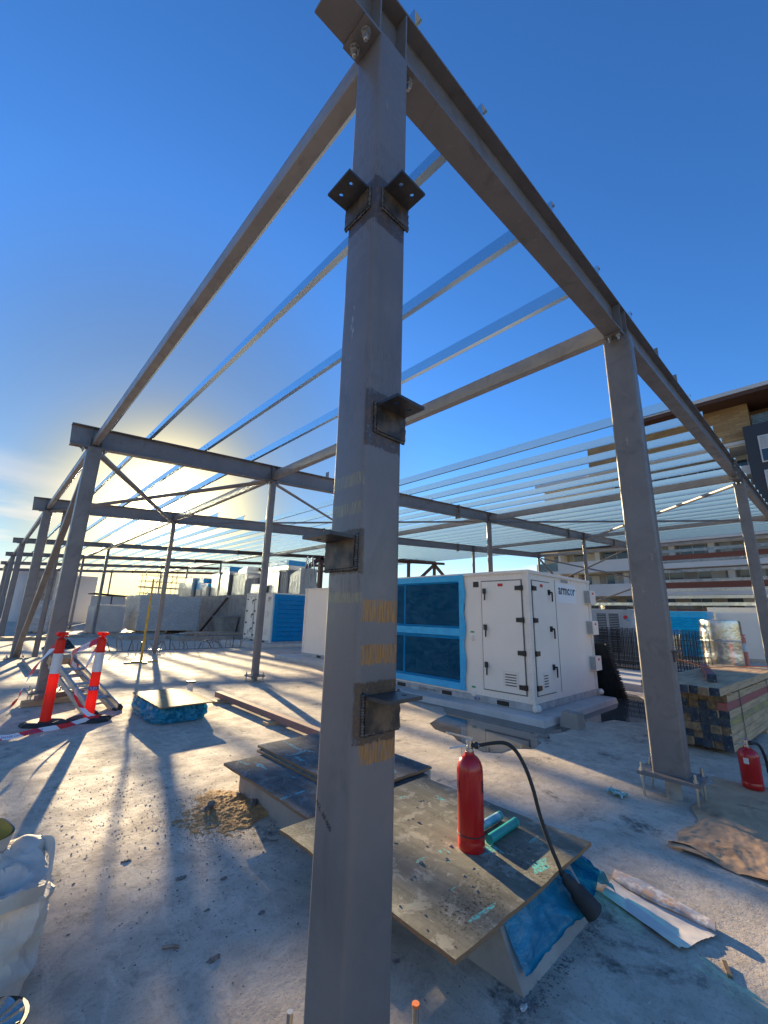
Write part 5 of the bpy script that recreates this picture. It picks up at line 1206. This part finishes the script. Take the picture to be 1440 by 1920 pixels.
# scaffold on the deck
t = thing('scaffold', 'tube scaffold with boards at the back of the deck', 'scaffold', (12.3, 44, 2.5), None)
for xx in (10.2, 11.6, 13.0, 14.4):
    for yy in (44, 45.4): mb = MB((12.3, 44, 2.5)); mb.tube([(xx, yy, 2.5), (xx, yy, 5.0)], .03, 6); mb.build('standard', m_galvd, t)
for zz in (2.95, 3.5, 4.1, 4.7):
    for yy in (44, 45.4): mb = MB((12.3, 44, 2.5)); mb.tube([(9.9, yy - .05, zz), (14.7, yy - .05, zz)], .028, 6); mb.build('ledger', m_galvd, t)
for k in range(3): mb = MB((12.3, 44, 2.5)); mb.tube([(10.2 + 1.4 * k, 43.93, 2.6 + .5 * (k % 2)), (11.6 + 1.4 * k, 43.93, 4.6)], .026, 6); mb.build('brace', m_galvd, t)
for k in range(4): mb = MB((12.3, 44, 2.5)); mb.box(9.9, 44.1 + .33 * k, 3.53, 14.7, 44.4 + .33 * k, 3.57); mb.build('board', m_wood, t)
# ductwork stored on the deck
def duct(label, x0, y0, z0, x1, y1, z1, m, flange=True, film=None, cat='duct', top=None):
    o = ((x0 + x1) / 2, (y0 + y1) / 2, z0); t = thing('duct_section', label, cat, o, 'duct sections stored on the deck')
    mb = MB(o)
    if top: # sloped top
        mb.add([(x0, y0, z0), (x1, y0, z0), (x1, y1, z0), (x0, y1, z0), (x0, y0, z1), (x1, y0, z1), (x1, y1, z1 - top), (x0, y1, z1 - top)], [(0, 3, 2, 1), (4, 5, 6, 7), (0, 1, 5, 4), (1, 2, 6, 5), (2, 3, 7, 6), (3, 0, 4, 7)])
    else: mb.box(x0, y0, z0, x1, y1, z1)
    mb.build('casing', m, t)
    if flange:
        for zz in (z0 + .02, z1 - .05 - (top or 0)): mb = MB(o); mb.box(x0 - .03, y0 - .03, zz, x1 + .03, y1 + .03, zz + .035); mb.build('flange', m_galvd, t)
        for k in range(3):
            yy = y0 + (y1 - y0) * (k + 1) / 4; mb = MB(o); mb.box(x0 - .008, yy - .01, z0 + .06, x0 - .001, yy + .01, z1 - .06 - (top or 0)); mb.build('crease', m_galvd, t)
    if film: mb = MB(o); mb.box(x0 - .012, y0 - .012, z1 - film, x1 + .012, y1 + .012, z1 + .012); mb.build('end_film', m_film_op, t)
Z = 2.5
duct('far left galvanised duct, nearest the scaffold', 12.0, 36.6, Z, 13.0, 38.3, 4.2, m_foil)
duct('duct with blue film over its end, left group', 12.3, 34.8, Z, 13.2, 36.3, 4.1, m_foil, True, .9)
duct('low dark grey duct bend, left group', 12.0, 33.0, Z, 12.9, 34.5, 3.6, m_bgrey, True, .45)
duct('tall narrow shiny duct right of the deck post', 12.0, 31.0, Z, 12.7, 32.3, 4.3, m_foil)
duct('slanted blue-topped duct above the concrete wall', 12.0, 29.2, Z, 13.0, 30.6, 4.7, m_foil, True, .35, 'duct', .6)
duct('broad square duct in the middle of the deck', 12.2, 26.6, Z, 13.6, 28.9, 4.1, m_galvd)
duct('wide low duct with dark mouth, middle of the deck', 12.0, 24.6, Z, 12.9, 26.4, 3.7, m_bgrey)
duct('pale upright duct left of the blue-lidded one', 12.2, 23.2, Z, 13.2, 24.4, 4.2, m_foil)
duct('bright duct stack base nearest the filmed cabinet', 12.0, 21.9, Z, 13.0, 23.0, 3.95, m_foil)
duct('blue-lidded duct lying on top of the bright stack', 12.0, 20.9, 4.0, 13.2, 22.8, 4.55, m_foil, False, .3, 'duct', .25)
duct('open dark duct frame beside the bright stack', 12.0, 20.8, Z, 13.0, 21.7, 3.95, m_bgrey)
duct('wide galvanised duct cheek right of the dark frame', 12.0, 19.45, Z, 13.1, 20.6, 4.0, m_galvd, True, None, 'duct', .35)
duct('small silver duct bend lying in front of the deck post', 11.7, 32.5, Z, 12.2, 33.2, 3.3, m_foil)
duct('silver duct piece on top of the broad square duct', 12.3, 27.0, 4.12, 13.2, 28.3, 4.6, m_foil, True, None, 'duct', .2)
duct('blue-filmed box on the pale upright duct', 12.3, 23.3, 4.22, 13.0, 24.2, 4.6, m_foil, False, .3)
duct('low silver duct at the wall edge left of the bright stack', 11.6, 23.4, Z, 11.95, 24.6, 3.2, m_foil)
duct('second far galvanised duct beside the scaffold', 12.2, 39.0, Z, 13.4, 40.6, 3.9, m_foil)
t = thing('stepladder', 'aluminium A-frame stepladder on the deck beside the foremost column', 'ladder', (12.6, 18.2, 2.5)); 
for s in (-1, 1):
    for q in (-.35, .35): mb = MB((12.6, 18.2, 2.5)); mb.bar((12.6 + s * .3, 19.5 + q * 1.6, 2.5), (12.6 + s * .15, 19.5, 4.75), .03, .07); mb.build('stile', m_alum, t)
for k in range(6): mb = MB((12.6, 18.2, 2.5)); f = (k + 1) / 7.5; mb.bar((12.35 + .1 * f, 19.5 - .56 * (1 - f), 2.5 + 2.25 * f), (12.85 - .1 * f, 19.5 - .56 * (1 - f), 2.5 + 2.25 * f), .07, .02); mb.build('tread', m_alum, t)

# ================================================================== bottom left: bulk bag, bucket, black pail
t = thing('bulk_bag', 'slumped white woven bulk bag at the lower left edge', 'bag', (-.95, 1.45, 0))
rnd = random.Random(9)
def bagf(u, v):
    a = 2 * PI * u; c, s = math.cos(a), math.sin(a); k = (abs(c) ** 7 + abs(s) ** 7) ** (-1 / 7)
    nz = Vector((c * 2.4, s * 2.4, v * 1.8)); g = 1 + .05 * mnoise.noise(nz) + .13 * (.18 - abs(mnoise.noise(nz * 1.9 + Vector((3, 1, 0))))) + .05 * (.2 - abs(mnoise.noise(nz * 4.5)))
    pr = [(0, .95), (.10, 1.0), (.3, 1.02), (.55, .99), (.8, 1.0), (.92, 1.02), (1.0, .97)]
    rr = 1
    for i in range(len(pr) - 1):
        if pr[i][0] <= v <= pr[i + 1][0]: f = (v - pr[i][0]) / (pr[i + 1][0] - pr[i][0]); rr = pr[i][1] + (pr[i + 1][1] - pr[i][1]) * f
    h = .37 + .03 * math.sin(a + 1.1) + .015 * math.sin(a * 4 + .6)
    return (-1.03 + .43 * k * c * g * rr, 1.47 + .31 * k * s * g * rr, .004 + h * v + .015 * math.sin(a * 5 + v * 7) * v)
mb = MB((-.95, 1.45, 0)); mb.grid(150, 34, bagf); mb.build('side_wall', m_sack, t, smooth=18, recalc=False)
def bagtop(u, v):
    a = 2 * PI * u; c, s = math.cos(a), math.sin(a); p = Vector(bagf(u, 1.0)); q = Vector((-1.03, 1.47, .28)); f = v
    w = p.lerp(q, f); w.z += .05 * math.sin(f * PI) * (1 + .8 * math.sin(a * 3 + 1)) + math.sin(f * PI) * (.10 * (.2 - abs(mnoise.noise(w * 7))) + .05 * (.2 - abs(mnoise.noise(w * 17)))); return w
mb = MB((-.95, 1.45, 0)); mb.grid(150, 24, bagtop); mb.build('top_fold', m_sack, t, smooth=18, recalc=False)
for (a, b, c) in (((-.66, 1.62, .39), (-.60, 1.45, .43), (-.62, 1.24, .38)), ((-.85, 1.17, .36), (-.74, 1.12, .40), (-.64, 1.18, .37))):
    mb = MB((-.95, 1.45, 0)); P = smooth_path([Vector(a), Vector(b), Vector(c)], 6); V = []
    for p in P: V += [p + Vector((0, 0, -.03)), p + Vector((.012, -.01, .03))]
    mb.add(V, [(2 * i, 2 * i + 2, 2 * i + 3, 2 * i + 1) for i in range(len(P) - 1)]); mb.build('lifting_loop', m_sack, t, smooth=60, recalc=False)
t = thing('open_sack', 'rolled-open white sack with a yellow lining inside the bulk bag', 'sack', (-.90, 1.54, .33))
def os(u, v):
    a = 2 * PI * u; r = .11 + .03 * v + .008 * math.sin(a * 5 + v * 3); return (-.90 + r * math.cos(a) * 1.05 + .02 * v, 1.55 + r * math.sin(a) * .9, .30 + .21 * v + .015 * math.sin(a * 2))
mb = MB((-.90, 1.54, .33)); mb.grid(40, 10, os); mb.build('outer_wall', m_sack, t, smooth=80, recalc=False)
m_lining = mat('yellow_lining', (.50, .32, .05), .7, 0, (.42, .26, .05), 8)
def osi(u, v):
    p = Vector(os(u, 1 - .55 * v)); c = Vector((-.88, 1.55, p.z)); q = p.lerp(c, .06 + .02 * v); return q
mb = MB((-.90, 1.54, .33)); mb.grid(40, 6, osi); mb.build('lining', m_lining, t, smooth=80, recalc=False)
mb = MB((-.90, 1.54, .33)); mb.lathe([(.11, .38), (.09, .40), (.0, .41)], 20, (-.89, 1.55, 0)); mb.build('contents', m_sand, t, smooth=60)
t = thing('black_pail', 'black pail with shiny crumpled film at the bottom left corner', 'pail', (-.77, .93, 0)); 
mb = MB((-.77, .93, 0)); mb.lathe([(.09, .002), (.108, .13), (.115, .14), (.115, .15), (.103, .15), (.098, .11), (.0, .10)], 28, (-.77, .93, 0)); mb.build('shell', m_black, t, smooth=40)
mb = MB((-.77, .93, 0)); mb.grid(40, 8, lambda u, v: (-.77 + (.10 - .095 * v) * math.cos(2 * PI * u), .93 + (.10 - .095 * v) * math.sin(2 * PI * u), .146 + .014 * abs(math.sin(u * 95)) * (1 - v) - .012 * v)); mb.build('film', m_gold, t, smooth=50, recalc=False)

# ================================================================== right: timber pack, mesh, panel, rolls, plant
t = thing('concrete_block', 'rough grey concrete block standing in the puddle by the plinth', 'block', (5.5, 1.62, 0)); mb = MB((5.5, 1.62, 0))
mb.add([(5.36, 1.50, 0), (5.62, 1.50, 0), (5.62, 1.76, 0), (5.36, 1.76, 0), (5.375, 1.51, .2), (5.60, 1.515, .19), (5.61, 1.75, .2), (5.38, 1.74, .205)], [(0, 1, 5, 4), (1, 2, 6, 5), (2, 3, 7, 6), (3, 0, 4, 7), (4, 5, 6, 7)]); mb.build('block', m_conc, t)
TR = R(-3.6)
t = thing('timber_pack', 'strapped stack of square timbers with blue-painted ends at right', 'timber stack', (5.62, .3, 0)); t.rotation_euler = (0, 0, TR)
tb = MB(); bw, bh, BL = .098, .088, 3.6
def beam_mesh(nm, side, end):
    mb = MB(); c = .004; a, b = bw / 2 - .0015, bh / 2 - .001
    poly = [(-a + c, -b), (a - c, -b), (a, -b + c), (a, b - c), (a - c, b), (-a + c, b), (-a, b - c), (-a, -b + c)]; n = 8
    mb.cm = 0; mb.add([(0, p[0], p[1]) for p in poly] + [(BL, p[0], p[1]) for p in poly], [(i, (i + 1) % n, n + (i + 1) % n, n + i) for i in range(n)])
    mb.cm = 1; mb.add([(0, p[0], p[1]) for p in poly], [tuple(range(n))]); mb.add([(BL, p[0], p[1]) for p in poly], [tuple(range(n - 1, -1, -1))])
    me = mb.mesh(nm, [side, end]); b_ = bmesh.new(); b_.from_mesh(me); bmesh.ops.recalc_face_normals(b_, faces=b_.faces); b_.to_mesh(me); b_.free(); return me
m_woody = mat('yellow_marked_timber', (.42, .33, .10), .8, 0, (.30, .22, .13), 6, (.4, 1, 3))
bms = [beam_mesh('beam_blue_end', m_wood, m_endblue), beam_mesh('beam_raw_end', m_wood, m_endwood), beam_mesh('beam_red', m_woodred, m_woodred), beam_mesh('beam_yellow', m_woody, m_endblue), beam_mesh('beam_pink', m_woodp, m_endblue)]
rnd = random.Random(12)
for k in range(8):
    for r_ in range(7):
        mi = 0 if rnd.random() < .64 else 1
        if r_ == 6: mi = 1
        if k == 0 and r_ == 5: mi = 2
        if k == 0 and r_ == 3: mi = 3
        o_ = bpy.data.objects.new('beam', bms[mi]); COL.objects.link(o_); o_.parent = t; o_.location = (rnd.uniform(-.03, .05), -.43 + bw * k + rnd.uniform(-.004, .004), .055 + bh * (r_ + .5)); o_.rotation_euler = (0, 0, rnd.uniform(-.003, .003))
for xx in (.35, 1.8, 3.2):
    mb = MB(); mb.box(xx, -.49, 0, xx + .09, .30, .054); me = mb.mesh('bearer', m_wood); o_ = bpy.data.objects.new('bearer', me); COL.objects.link(o_); o_.parent = t
mb = MB()
for xx in (.62, 2.4):
    for (a, b) in (((-.488, .054), (-.488, .68)), ((-.488, .68), (.30, .68))): mb.bar((xx, a[0], a[1]), (xx, b[0], b[1]), .02, .003, (0, 1, 0) if a[0] == b[0] else (0, 0, 1))
me = mb.mesh('steel_strap', m_dark); o_ = bpy.data.objects.new('steel_strap', me); COL.objects.link(o_); o_.parent = t
tl = thing('timber_layer', 'top layer of loose square timbers lying over the strapped stack', 'timber stack', (5.15, .28, .675)); tl.rotation_euler = (0, 0, TR)
for xx in (.5, 2.0): mb = MB(); mb.box(xx, -.47, .0, xx + .05, .35, .03); o_ = bpy.data.objects.new('spacer', mb.mesh('spacer', m_wood)); COL.objects.link(o_); o_.parent = tl
for k in range(8):
    o_ = bpy.data.objects.new('beam', bms[0 if k in (0, 2, 3, 5) else 1]); COL.objects.link(o_); o_.parent = tl; o_.location = (rnd.uniform(-.05, .05), -.43 + bw * k, .031 + bh / 2)
t = thing('timber_offcut', 'short red-painted timber with blue end lying on the timber stack', 'timber', (6.5, .1, .80)); mb = MB((6.5, .1, .80)); mb.cm = 0; mb.bar((5.85, -.02, .842), (7.4, .32, .842), .09, .08, (0, 0, 1), .004); mb.build('beam', m_woodred, t)
mb = MB((6.5, .1, .80)); mb.bar((5.70, -.053, .8425), (5.848, -.0203, .8425), .0905, .0805); mb.build('painted_end', m_endblue, t)
t = thing('orange_line', 'orange string stretched from the big column over the timber stack', 'string', (3.7, -.15, 1.17)); mb = MB((3.7, -.15, 1.17)); mb.tube([(3.72, -.17, 1.17), (6.6, .16, .895), (9.6, -.5, .80)], .007, 6); mb.build('string', m_orange, t)
# pad and mesh sheets
t = thing('concrete_pad', 'pale concrete pad behind the big column carrying mesh sheets', 'pad', (12, 2.5, 0)); mb = MB((12, 2.5, 0)); mb.box(9.9, .7, 0, 15.9, 5.2, .13); mb.build('block', m_plinth, t)
for s in range(5):
    x = 13.1 + .2 * s; lean = .10; t = thing('mesh_sheet', 'black wire mesh sheet standing on the pad, %s from the front' % ORD[s], 'mesh', (x, 3, .13), 'wire mesh sheets'); mb = MB((x, 3, .13))
    y0, y1 = 1.5 - .05 * s, 4.45 + .06 * s; H_ = 1.0 + .03 * s
    for k in range(24): y = y0 + (y1 - y0) * k / 23; mb.bar((x, y, .135), (x + lean, y, .13 + H_ + .06), .013, .013, (0, 1, 0))
    for k in range(9): z = .16 + H_ * k / 8; mb.bar((x + lean * k / 8 - .0135, y0 - .03, z), (x + lean * k / 8 - .0135, y1 + .03, z), .013, .013)
    mb.build('wires', m_mesh, t)
# black panel leaning on the cabinet end
t = thing('plastic_sheet', 'black corrugated plastic panel leaning on the right end of the white cabinet', 'panel', (8.4, 2.4, 0))
def panf(u, v): 
    y = 1.80 + 1.6 * u; z = .01 + 1.05 * v; e = .012 * math.sin(v * 60) if u < .02 else 0
    return (8.44 - .40 * v, y + e + .12 * v, z)
mb = MB((8.4, 2.4, 0)); mb.grid(16, 40, panf); mb.build('sheet', m_rubber, t, smooth=60, recalc=False)
for k in range(26):
    v = (k + .5) / 26; p = Vector((8.44 - .40 * v, 1.79 + .12 * v, .01 + 1.05 * v)); mb = MB((8.4, 2.4, 0)); mb.bar(p + Vector((-.01, -.012, 0)), p + Vector((-.07, .05, .012)), .03, .022); mb.build('rib', m_rubber, t)
# condenser
t = thing('condenser_unit', 'grey condenser with twin grilles and a top fan right of the white cabinet', 'condenser', (14.9, 4, 0)); o_ = (14.9, 4, 0)
mb = MB(o_); mb.box(14.6, 3.4, .26, 15.9, 4.75, 1.88); mb.build('casing', m_cond, t)
mb = MB(o_); mb.box(14.65, 3.45, .131, 15.8, 4.7, .26); mb.build('feet', m_galvd, t)
for y0 in (3.78, 4.17):
    mb = MB(o_); mb.box(14.59, y0, .5, 14.599, y0 + .30, 1.74); g = mb.build('grille', m_coil, t)
    for k in range(22): mb = MB(o_); z = .53 + k * .055; mb.box(14.578, y0 + .005, z, 14.589, y0 + .295, z + .018); mb.build('blade', m_cond, g)
mb = MB(o_); mb.lathe([(.42, 1.881), (.42, 2.02), (.40, 2.02), (.40, 1.92), (.06, 1.92), (.06, 1.98)], 24, (15.2, 4.1, 0)); mb.build('fan_ring', m_black, t, smooth=30)
mb = MB(o_); mb.lathe([(.07, 0), (.07, .002)], 12, (14.597, 3.56, 1.62), (0, 1, 0), (0, 0, 1), (-1, 0, 0)); mb.build('emblem', m_sticker, t)
mb = MB(o_); mb.lathe([(.05, 0), (.05, .003)], 12, (14.597, 3.50, 1.55), (0, 1, 0), (0, 0, 1), (-1, 0, 0)); mb.build('emblem', m_logob, t)
# blue-wrapped plant unit and neighbours
def plant(label, x0, y0, x1, y1, z1, m, film=False, louv=True):
    o_ = (x0, y0, 0); t = thing('plant_unit', label, 'plant unit', o_); mb = MB(o_); mb.box(x0, y0, .12, x1, y1, z1); mb.build('casing', m, t); mb = MB(o_); mb.box(x0 + .05, y0 + .05, 0, x1 - .05, y1 - .05, .119); mb.build('skid', m_galvd, t)
    if louv:
        for k in range(8): mb = MB(o_); z = z1 - .25 - .11 * k; mb.add([(x0 - .002, y0 + .2, z), (x0 - .002, y1 - .2, z), (x0 - .05, y1 - .2, z - .05), (x0 - .05, y0 + .2, z - .05), (x0 - .002, y0 + .2, z - .1), (x0 - .002, y1 - .2, z - .1)], [(0, 1, 2, 3), (3, 2, 5, 4)]); mb.build('louvre_blade', m_film_op if film else m, t, recalc=False)
    return t
plant('blue-filmed plant unit behind the mesh sheets', 21.5, 2.5, 23.0, 6.2, 2.0, m_film_op, True)
plant('dark blue narrow unit beside the grey condenser', 17.5, 3.9, 18.5, 4.6, 1.75, m_film_op, False, False)
plant('white plant unit behind the silver roll', 22.6, .55, 24.2, 2.35, 1.95, m_white, False, False)
plant('white and blue plant unit far right behind the columns', 26.0, -1.2, 28.0, 3.2, 2.3, m_white, False, True)
def roll(label, x, y, r, h, m):
    t = thing('insulation_roll', label, 'roll', (x, y, 0)); mb = MB((x, y, 0)); rnd = random.Random(int(h * 100)); prof = [(r * .98, .02)]
    for k in range(10): prof.append((r * (1 + rnd.uniform(-.02, .02)), .02 + h * (k + .5) / 10))
    prof += [(r * .97, h), (r * .5, h + .02), (.08, h - .01)]; mb.lathe(prof, 26, (x, y, 0)); mb.build('roll', m, t, smooth=50)
    mb = MB((x, y, 0)); mb.lathe([(r * 1.03, h * .55), (r * 1.03, h * .58)], 26, (x, y, 0)); mb.build('tie', m_galvd, t)
roll('big silver foil-faced insulation roll right of the mesh', 18.9, 1.75, .62, 1.62, m_gold)
roll('foil insulation roll topped with torn blue film behind the mesh', 16.6, 3.1, .55, 1.22, m_gold)
t = thing('torn_film', 'torn blue film draped over the foil roll behind the mesh', 'film', (16.6, 3.1, 1.2)); mb = MB((16.6, 3.1, 1.2)); mb.grid(30, 5, lambda u, v: (16.6 + (.3 + .28 * min(1, v * 2)) * math.cos(2 * PI * u), 3.1 + (.3 + .28 * min(1, v * 2)) * math.sin(2 * PI * u), 1.27 - .20 * max(0, v - .5) * 2 * (.5 + .5 * math.sin(u * 21)))); mb.build('film', m_film_op, t, smooth=60, recalc=False)
bollard('faded orange bollard beside the silver insulation roll', (17.2, .93, 0), m_boldim, m_bwhite, 1.1, 0)
bollard('orange bollard at the right edge, half hidden by the column', (17.6, .42, 0), m_bred, m_bwhite, 1.1, 0)

rnd = random.Random(41)
for (x, y, r, l) in [(.09, 1.61, .03, 'flat dark flake on the floor right of the long post shadow'), (.27, 1.45, .022, 'crumbled dark flake left of the foremost column'), (.0, .92, .03, 'low grey mortar scab on the shaded floor, nearest the camera'), (.30, 1.05, .018, 'small grey scab beside the foremost column'), (.10, 1.25, .016, 'tiny dark curl on the shaded floor'), (-.10, 2.0, .025, 'dark flake amid the sunlit grit'), (.82, -.12, .022, 'pale pebble at the foot of the film-wrapped upstand')]:
    t = thing('mortar_flake', l, 'debris', (x, y, 0)); mb = MB((x, y, 0)); mb.blob((x, y, r * .12), r * .8, 1.3, .7, .28, 9, 5, .35, rnd); mb.build('flake', m_flake if x < .5 else m_plinth, t)
mb = MB()
def spatter(cx, cy, sx, sy, n, s0):
    for _ in range(n):
        x, y = rnd.gauss(cx, sx), rnd.gauss(cy, sy); s = abs(rnd.gauss(0, s0)) + .001; a = rnd.uniform(0, 6.28); k = rnd.choice((3, 4, 5)); h = s * rnd.uniform(.3, .9)
        P = [(x + s * math.cos(a + 6.28 * q / k) * rnd.uniform(.6, 1.3), y + s * math.sin(a + 6.28 * q / k) * rnd.uniform(.6, 1.3)) for q in range(k)]
        mb.add([(p[0], p[1], .0006) for p in P] + [(x, y, h)], [(i, (i + 1) % k, k) for i in range(k)])
spatter(.79, 2.05, .035, .30, 220, .004); spatter(.86, -.12, .05, .03, 160, .004); spatter(1.2, -.135, .25, .02, 350, .003); spatter(.05, 2.9, .35, .5, 700, .0026)
tag(mb.build('grit', m_stone_d), 'dark grit gathered along the feet of the upstands', 'debris', kind='stuff')
# ================================================================== apartment building
XB = 46.0
bd = thing('apartment_building', 'large multi-storey apartment building with balconies and stone top floor at right', 'building', (XB, 5, -9))
BO = (XB, 5, -9)
def bpart(nm, m, x0, y0, z0, x1, y1, z1, parent=bd, label=None):
    mb = MB(BO); mb.box(x0, y0, z0, x1, y1, z1); o = mb.build(nm, m, parent)
    if label: o['label'] = label
    return o
YL, YR = 22.0, -30.0
# rear wall (balconies are recessed 1.6 m), slabs and balustrades
FZ = [-8.9, -6.2, -3.5, -.8, 1.75, 4.25, 6.75, 9.25, 11.9, 14.6, 17.3]
bpart('wall', m_bgrey, XB + 1.8, YR, -9, XB + 18, YL, 9.2)
bpart('wall', m_bwall, XB + 2.6, YR, 9.2, XB + 18, YL - .2, 17.4)
for i, z in enumerate(FZ[3:]):
    yl = YL if z < 9.3 else YL - .4
    bpart('floor_slab', m_bwall if z < 9 or z > 9.3 else m_bwall, XB - .25, YR, z - .28, XB + 1.79 + (.8 if z > 9 else 0), yl, z)
    if z < 9:
        bpart('balustrade', m_bwall, XB - .24, 11.4, z + .001, XB - .08, yl - .02, z + .95)
        bpart('balustrade', m_bred2, XB - .20, YR, z + .35, XB - .06, 11.3, z + .95, bd, 'brick-red cladding band')
        bpart('parapet_base', m_bwall, XB - .24, YR, z + .001, XB - .05, 11.39, z + .349)
    elif z < 17:
        bpart('balustrade', m_bwall, XB - .22, YR, z + .001, XB - .08, yl - .02, z + .55)
bpart('roof_gutter', m_bdark, XB - .9, 11.9, 8.98, XB + .3, 22.4, 9.12)
bpart('roof_parapet', m_bwall, XB - .6, 12.0, 9.3, XB + .2, 22.2, 10.5)
rnd = random.Random(31)
def window(y0, y1, z0, z1, x, curtain=False):
    w = bpart('window', m_alu, x - .06, y0, z0, x - .001, y1, z1)
    n = 2 if y1 - y0 > 1.3 else 1
    for k in range(n):
        a = y0 + .06 + (y1 - y0 - .06) * k / n; b = y0 + (y1 - y0 - .06) * (k + 1) / n
        bpart('pane', m_curtain if (curtain and k == 0) else m_glass, x - .075, a, z0 + .06, x - .061, b, z1 - .06, w)
for zi in range(3, 9):
    z = FZ[zi]; x = XB + 1.8 if z < 9 else XB + 2.6; y = YL - 1.2
    while y > YR + 3:
        wd = rnd.choice((.9, 1.7, 2.1, 2.4))
        window(y - wd, y, z + (.15 if rnd.random() < .6 else .95), z + 2.05, x, rnd.random() < .55)
        y -= wd
        if rnd.random() < .45: bpart('pier', m_bwall, x - .9, y - .75, z + .001, x - .002, y - .25, z + 2.2); y -= 1.0
        else: y -= rnd.uniform(.5, 1.2)
for zi in (4, 5, 6):
    bpart('pier', m_bwall, XB - .05, 19.2, FZ[zi] + .952, XB + 1.79, 19.45, FZ[zi] + 2.215)
    bpart('glass_balustrade', m_glassg, XB - .3, 19.5, FZ[zi] + .05, XB - .27, YL - .3, FZ[zi] + 1.0) if zi == 6 else None
# upper storeys and stone floor
for z in (11.9, 14.6):
    bpart('window_band', m_glass, XB + 2.4, 2.0, z + .7, XB + 2.598, 13.5, z + 1.9)
    for k in range(9): bpart('mullion', m_alu, XB + 2.36, 2.0 + 1.28 * k, z + .7, XB + 2.399, 2.08 + 1.28 * k, z + 1.9)
so_ = bpart('stone_wall', m_stone, XB - .3, 1.2, 17.45, XB + 10, 15.1, 20.85)
bpart('stone_course', m_bwall, XB - .4, 1.2, 17.15, XB + 9, 15.2, 17.44)
bpart('stone_wall', m_stone, XB + 2.0, -14, 17.35, XB + 10, 1.19, 20.85)
for y in (-1.8, -5.2, -9): window(y - 2.4, y, 17.5, 20.0, XB + 2.0)
bpart('glass_balustrade', m_glassg, XB - .32, -13.8, 18.5, XB - .29, 1.1, 19.6)
rf = bpart('roof', m_bwall, XB - 2.4, -16, 21.2, XB + 14, 11.0, 21.55)
bpart('soffit', m_soffit, XB - 2.3, -15.9, 20.86, XB + 13.9, 10.9, 21.199, rf)
# charcoal bay
ch = bpart('charcoal_bay', m_bdark, XB - 1.0, -14, 11.0, XB - .27, 1.75, 18.45)
for (z0, z1) in ((14.9, 17.3), (12.0, 14.2)):
    for y1 in (.9, -3.2, -7.4):
        w = bpart('window', m_bwall, XB - 1.12, y1 - 3.4, z0, XB - 1.001, y1, z1, ch)
        for k in range(3):
            for j in range(2): bpart('pane', m_glass if (k + j) % 3 else m_curtain, XB - 1.135, y1 - 3.3 + 1.1 * k, z0 + .1 + (z1 - z0 - .1) * j / 2, XB - 1.121, y1 - 3.3 + 1.1 * k + 1.0, z0 + (z1 - z0 - .1) * (j + 1) / 2, w) if False else None
        mb = MB(BO)
        for k in range(3):
            for j in range(2): pass
for o in list(bpy.data.objects):
    pass
mb = None
for w in [c for c in ch.children]:
    bb = [v.co for v in w.data.vertices]; 
    y0 = min(v.y for v in bb); y1 = max(v.y for v in bb); z0 = min(v.z for v in bb); z1 = max(v.z for v in bb); x0 = min(v.x for v in bb)
    for k in range(3):
        for j in range(2):
            ya = y0 + .1 + (y1 - y0 - .1) * k / 3; yb = y0 + (y1 - y0 - .1) * (k + 1) / 3; za = z0 + .1 + (z1 - z0 - .1) * j / 2; zb = z0 + (z1 - z0 - .1) * (j + 1) / 2
            m2 = MB(); m2.box(x0 - .02, ya, za, x0 - .001, yb, zb); me = m2.mesh('pane', m_glass if (k + j) % 3 else m_curtain); ob = bpy.data.objects.new('pane', me); COL.objects.link(ob); ob.parent = w
